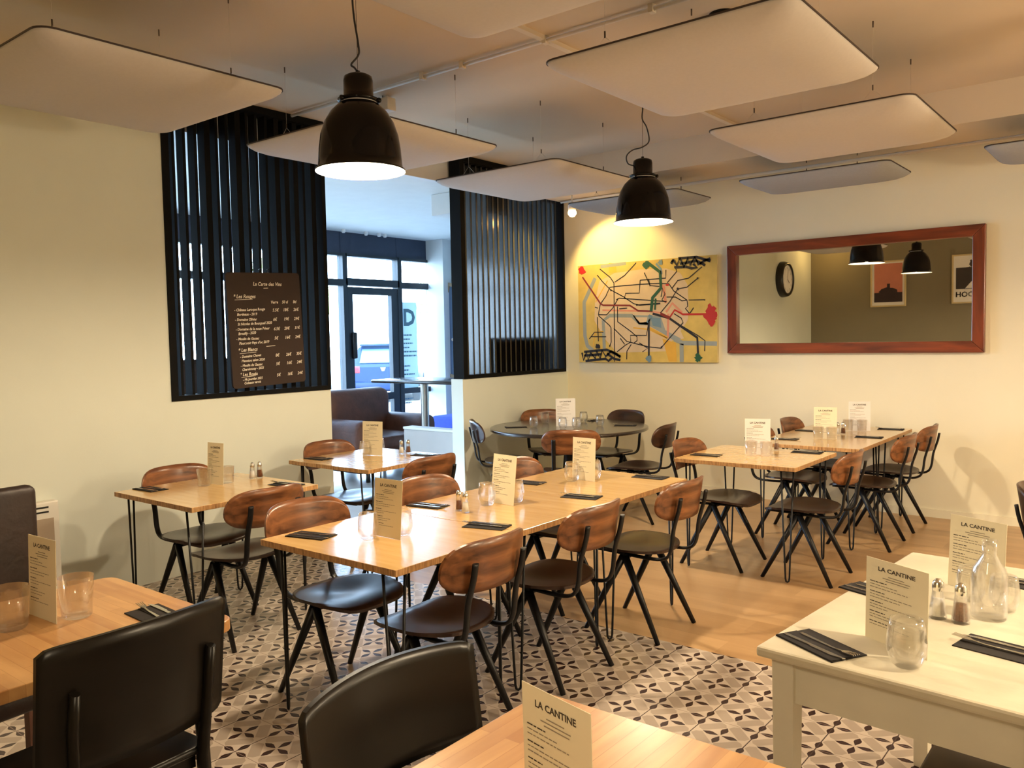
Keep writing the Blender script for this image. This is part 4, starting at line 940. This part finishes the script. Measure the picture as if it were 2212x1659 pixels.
t = thing('leaning_frame', 'tall narrow wooden-framed board leaning by the lounge wall', 'frame', (-8.55, 9.30, 1.72)); t.rotation_euler = (0, math.radians(13), 0)
b = new(); frame_rect(b, 0.50, 1.4, 0.05, -0.03, 0.0); obj('frame', b, woodmat('pale_oak', (0.35, 0.25, 0.15), (0.5, 0.36, 0.22), 0.5, 'Z'), t)
b = new(); box(b, -0.2, 0.2, -0.012, -0.002, -0.65, 0.65); obj('board', b, mat('blue_board', (0.12, 0.18, 0.28), 0.4), t)
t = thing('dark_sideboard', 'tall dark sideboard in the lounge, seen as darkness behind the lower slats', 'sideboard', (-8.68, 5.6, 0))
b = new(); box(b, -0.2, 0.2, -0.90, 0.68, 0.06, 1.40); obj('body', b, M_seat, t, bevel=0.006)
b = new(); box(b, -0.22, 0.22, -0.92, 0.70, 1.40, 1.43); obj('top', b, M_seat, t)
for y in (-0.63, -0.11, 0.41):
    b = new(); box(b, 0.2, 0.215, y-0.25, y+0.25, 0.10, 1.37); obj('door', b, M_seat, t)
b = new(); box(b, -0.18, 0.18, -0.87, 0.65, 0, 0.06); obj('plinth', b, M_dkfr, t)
t = thing('light_blocker', 'dark cabinet-shaped block added to keep light off the lower middle of the second slatted screen', 'cabinet', (-5.67, 6.71, 0))  # cabinet shape added behind the slats to block the lounge light
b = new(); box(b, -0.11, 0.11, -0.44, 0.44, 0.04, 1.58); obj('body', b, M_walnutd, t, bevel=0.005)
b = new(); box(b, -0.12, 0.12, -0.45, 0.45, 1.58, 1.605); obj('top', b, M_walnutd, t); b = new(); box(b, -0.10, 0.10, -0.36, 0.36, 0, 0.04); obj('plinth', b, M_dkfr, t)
# shop front
XF = -9.0
def bar_(nm, y0, y1, z0, z1, par, d0=-0.06, d1=0.06, m=M_alu):
    b = new(); box(b, XF+d0, XF+d1, y0, y1, z0, z1); return obj(nm, b, m, par)
b = new(); box(b, XF-0.05, XF+0.03, 1.7, 9.35, 2.81, 3.1)
for y in (4.1, 6.2, 7.5, 8.55): box(b, XF+0.03, XF+0.034, y-0.006, y+0.006, 2.81, 3.1)
struct('trim_3', b, M_fascia)
muls = [1.72, 2.64, 3.6, 4.6, 5.6, 6.55, 7.56, 8.57, 9.30]
for i in range(8):
    y0, y1 = muls[i], muls[i+1]
    if i == 6: continue
    wdw = bpy.data.objects.new('window_%d' % (i+1), None); COL.objects.link(wdw); wdw['kind'] = 'structure'
    f0 = new()
    for (a, c, d, e_) in ((y0, y0+0.05, 0, 2.81), (y1-0.05, y1, 0, 2.81), (y0+0.05, y1-0.05, 0, 0.06), (y0+0.05, y1-0.05, 0.80, 0.88), (y0+0.05, y1-0.05, 2.36, 2.45), (y0+0.05, y1-0.05, 2.77, 2.81)):
        box(f0, XF-0.06, XF+0.06, a, c, d, e_)
    obj('window_frame', f0, M_alu, wdw)
    for (d, e_) in ((0.06, 0.80), (0.88, 2.36), (2.45, 2.77)):
        b = new(); box(b, XF-0.008, XF+0.004, y0+0.05, y1-0.05, d, e_); obj('pane', b, M_pane, wdw)
dr = bpy.data.objects.new('door_1', None); COL.objects.link(dr); dr['kind'] = 'structure'
y0, y1 = 7.56, 8.57
b = new()
for (a, c, d, e_) in ((y0, y1, 2.37, 2.47), (y0, y1, 2.77, 2.81), (y0, y0+0.03, 0, 2.81), (y1-0.03, y1, 0, 2.81)): box(b, XF-0.06, XF+0.06, a, c, d, e_)
obj('door_frame', b, M_alu, dr)
b = new()
for (a, c, d, e_) in ((y0+0.04, y0+0.12, 0.02, 2.35), (y1-0.16, y1-0.04, 0.02, 2.35), (y0+0.12, y1-0.16, 2.25, 2.35), (y0+0.12, y1-0.16, 0.02, 0.12), (y0+0.12, y1-0.16, 0.74, 0.84)): box(b, XF-0.03, XF+0.05, a, c, d, e_)
leaf = obj('door_leaf', b, M_alu, dr)
b = new(); rbox(b, XF+0.05, XF+0.11, y0+0.07, y0+0.14, 1.35, 1.72, 0.02, 2); obj('door_handle', b, M_dkfr, leaf)
for (d, e_) in ((0.12, 0.74), (0.84, 2.25)):
    b = new(); box(b, XF, XF+0.008, y0+0.12, y1-0.16, d, e_); obj('pane', b, M_pane, leaf)
b = new(); box(b, XF, XF+0.008, y0+0.03, y1-0.03, 2.47, 2.77); obj('pane', b, M_pane, dr)
# window sign with the letter D
t = thing('window_sign', 'pale blue vertical sign with a big letter D on the shop front glass', 'sign', (XF+0.012, 8.77, 1.30)); t.rotation_euler = (0, 0, PI/2)
b = new(); quad(b, -0.185, -0.50, 0.185, 0.86); bmesh.ops.rotate(b, verts=b.verts, cent=(0, 0, 0), matrix=Matrix.Rotation(PI/2, 3, 'X')); obj('backing', b, M_vinyl, t)
b = new(); text_into(b, 'D', 0.34, 0.02, 0.52, align='CENTER', bold=0.012)
y = 0.36
for grp in ((0.20, 0.16, 0.22, 0.14, 0.30, 0.28), (0.15, 0.12, 0.24, 0.26), (0.24,), (0.2, 0.16)):
    for ln_ in grp:
        x = -0.13
        while x < -0.13+ln_:
            wv = random.uniform(0.015, 0.04); quad(b, x, y, min(x+wv, -0.13+ln_), y+0.022); x += wv+0.008
        y -= 0.062
    y -= 0.09
obj('lettering', b, mat('slate_lettering', (0.10, 0.20, 0.26), 0.7), t, rot=(PI/2, 0, 0), loc=(0, -0.004, 0))
# small white sensors hanging under the lounge ceiling along the fascia
for k, y in enumerate((7.38, 7.78, 8.02, 8.13, 9.2)):
    b = new(); lathe(b, [(0.028, 0), (0.028, -0.03), (0.02, -0.05), (0, -0.052)], 14, (-8.75, y, 3.1)); tag(obj('ceiling_spot', b, M_white), 'small white downlight at the fascia, %s from the left' % ('first', 'second', 'third', 'fourth', 'fifth')[k], 'downlight', 'small downlights before the shop front')

# ------------------------------------------------------------ outside
b = new(); box(b, -60, XF-0.06, -25, 60, -0.2, -0.05); struct('ground', b, M_asph)
def car(x, y, deg, paint, label, L_=4.3):
    t = thing('parked_car', label, 'car', (x, y, -0.05), math.radians(deg), 'parked cars outside')   # rear faces -X local... rear at x=0, body towards +X
    secs = [(0.0, 0.86, 0.45, 0.95), (0.05, 0.88, 0.32, 1.02), (0.35, 0.90, 0.28, 1.05), (2.8, 0.90, 0.28, 1.02), (3.5, 0.88, 0.28, 0.95), (4.1, 0.82, 0.30, 0.80), (L_, 0.70, 0.40, 0.65)]
    b = new(); R_ = []
    for (sx, hw, z0, z1) in secs:
        ring = [(-hw+0.06, z0), (hw-0.06, z0), (hw, z0+0.12), (hw, z1-0.14), (hw-0.08, z1), (-hw+0.08, z1), (-hw, z1-0.14), (-hw, z0+0.12)]
        R_.append([b.verts.new((sx, p[0], p[1])) for p in ring])
    for a, c in zip(R_, R_[1:]):
        for k in range(8): f = b.faces.new((a[k], a[(k+1) % 8], c[(k+1) % 8], c[k])); f.smooth = True
    b.faces.new(R_[0][::-1]); b.faces.new(R_[-1]); obj('body', b, paint, t, bevel=0.03)
    b = new(); R_ = []
    for (sx, hw, z0, z1) in [(0.06, 0.80, 0.95, 1.0), (0.32, 0.68, 0.95, 1.50), (0.9, 0.68, 0.95, 1.56), (2.1, 0.67, 0.95, 1.54), (3.0, 0.76, 0.90, 0.98)]:
        ring = [(-hw-0.06, z0), (hw+0.06, z0), (hw, z1-0.05), (hw-0.1, z1), (-hw+0.1, z1), (-hw, z1-0.05)]
        R_.append([b.verts.new((sx, p[0], p[1])) for p in ring])
    for a, c in zip(R_, R_[1:]):
        for k in range(6): b.faces.new((a[k], a[(k+1) % 6], c[(k+1) % 6], c[k]))
    b.faces.new(R_[0][::-1]); b.faces.new(R_[-1]); obj('cabin', b, paint, t, bevel=0.02)
    b = new(); v = [(0.075, -0.62, 1.06), (0.075, 0.62, 1.06), (0.27, 0.56, 1.42), (0.27, -0.56, 1.42)]
    A = [b.verts.new(p) for p in v]; B = [b.verts.new((p[0]+0.02-0.035, p[1], p[2])) for p in v]
    for k in range(4): b.faces.new((A[k], A[(k+1) % 4], B[(k+1) % 4], B[k]))
    b.faces.new(A); b.faces.new(B[::-1]); obj('rear_window', b, M_carglass, t)
    for s in (-1, 1):
        b = new(); prism(b, [(0.5, 1.02), (1.0, 1.44), (2.05, 1.44), (2.7, 1.02)], s*0.70, s*0.765, ax='Y'); obj('side_window', b, M_carglass, t)
        b = new(); rbox(b, -0.03, 0.10, s*0.74-0.13, s*0.74+0.13, 0.80, 0.98, 0.02, 2); obj('tail_light', b, M_red, t)
        for xx in (0.75, 3.35):
            b = new(); lathe(b, [(0, 0), (0.20, 0), (0.21, 0.02), (0.32, 0.02), (0.33, 0.05), (0.33, 0.17), (0.32, 0.2), (0, 0.2)], 28); obj('wheel', b, M_tyre, t, loc=(xx, s*0.81+0.1, 0.33), rot=(PI/2, 0, 0))
    b = new(); rbox(b, 0.14, 0.42, -0.62, 0.62, 1.50, 1.56, 0.02, 2); obj('spoiler', b, paint, t)
    b = new(); rbox(b, -0.07, 0.1, -0.84, 0.84, 0.34, 0.56, 0.04, 2); obj('bumper', b, paint, t)
    b = new(); prism(b, [(-0.075, 0.94), (0.075, 0.94), (0.035, 0.84), (-0.035, 0.84)], -0.035, -0.005, ax='X')
    obj('badge', b, M_chrome, t)
    return t
# forward of the car points away from the camera
car(-16.3, 14.95, 132, M_car, 'dark blue hatchback parked outside, its tail facing the shop front door')
car(-17.4, 12.4, 140, M_teal, 'teal car parked left of the dark blue hatchback')
car(-15.2, 16.9, 130, M_teal, 'teal car parked outside, mostly behind the letter D sign')
def tree(x, y, h, r, label):
    t = thing('street_tree', label, 'tree', (x, y, -0.05), 0, 'trees beyond the car park')
    b = new(); tube(b, [(0, 0, 0), (0.1, 0, h*0.4), (0, 0.1, h*0.7)], [0.16, 0.12, 0.07], 8); obj('trunk', b, M_bark, t)
    b = new()
    for k in range(420):
        a = random.uniform(0, 2*PI); u = random.uniform(-1, 1); rr = r*random.uniform(0.5, 1)
        c = Vector((rr*math.sqrt(1-u*u)*math.cos(a), rr*math.sqrt(1-u*u)*math.sin(a), h*0.75+rr*u*0.9)); s = random.uniform(0.12, 0.3)
        d = Vector((random.uniform(-1, 1), random.uniform(-1, 1), random.uniform(-1, 1))).normalized(); e_ = d.orthogonal().normalized()
        b.faces.new([b.verts.new(c+d*s), b.verts.new(c+e_*s*0.5), b.verts.new(c-d*s), b.verts.new(c-e_*s*0.5)])
    obj('foliage', b, M_leaf, t)
tree(-26, 19, 4.5, 1.8, 'olive-green tree seen through the left pane of the shop front')
tree(-24, 26, 4.2, 1.6, 'olive-green tree seen above the dark blue hatchback')
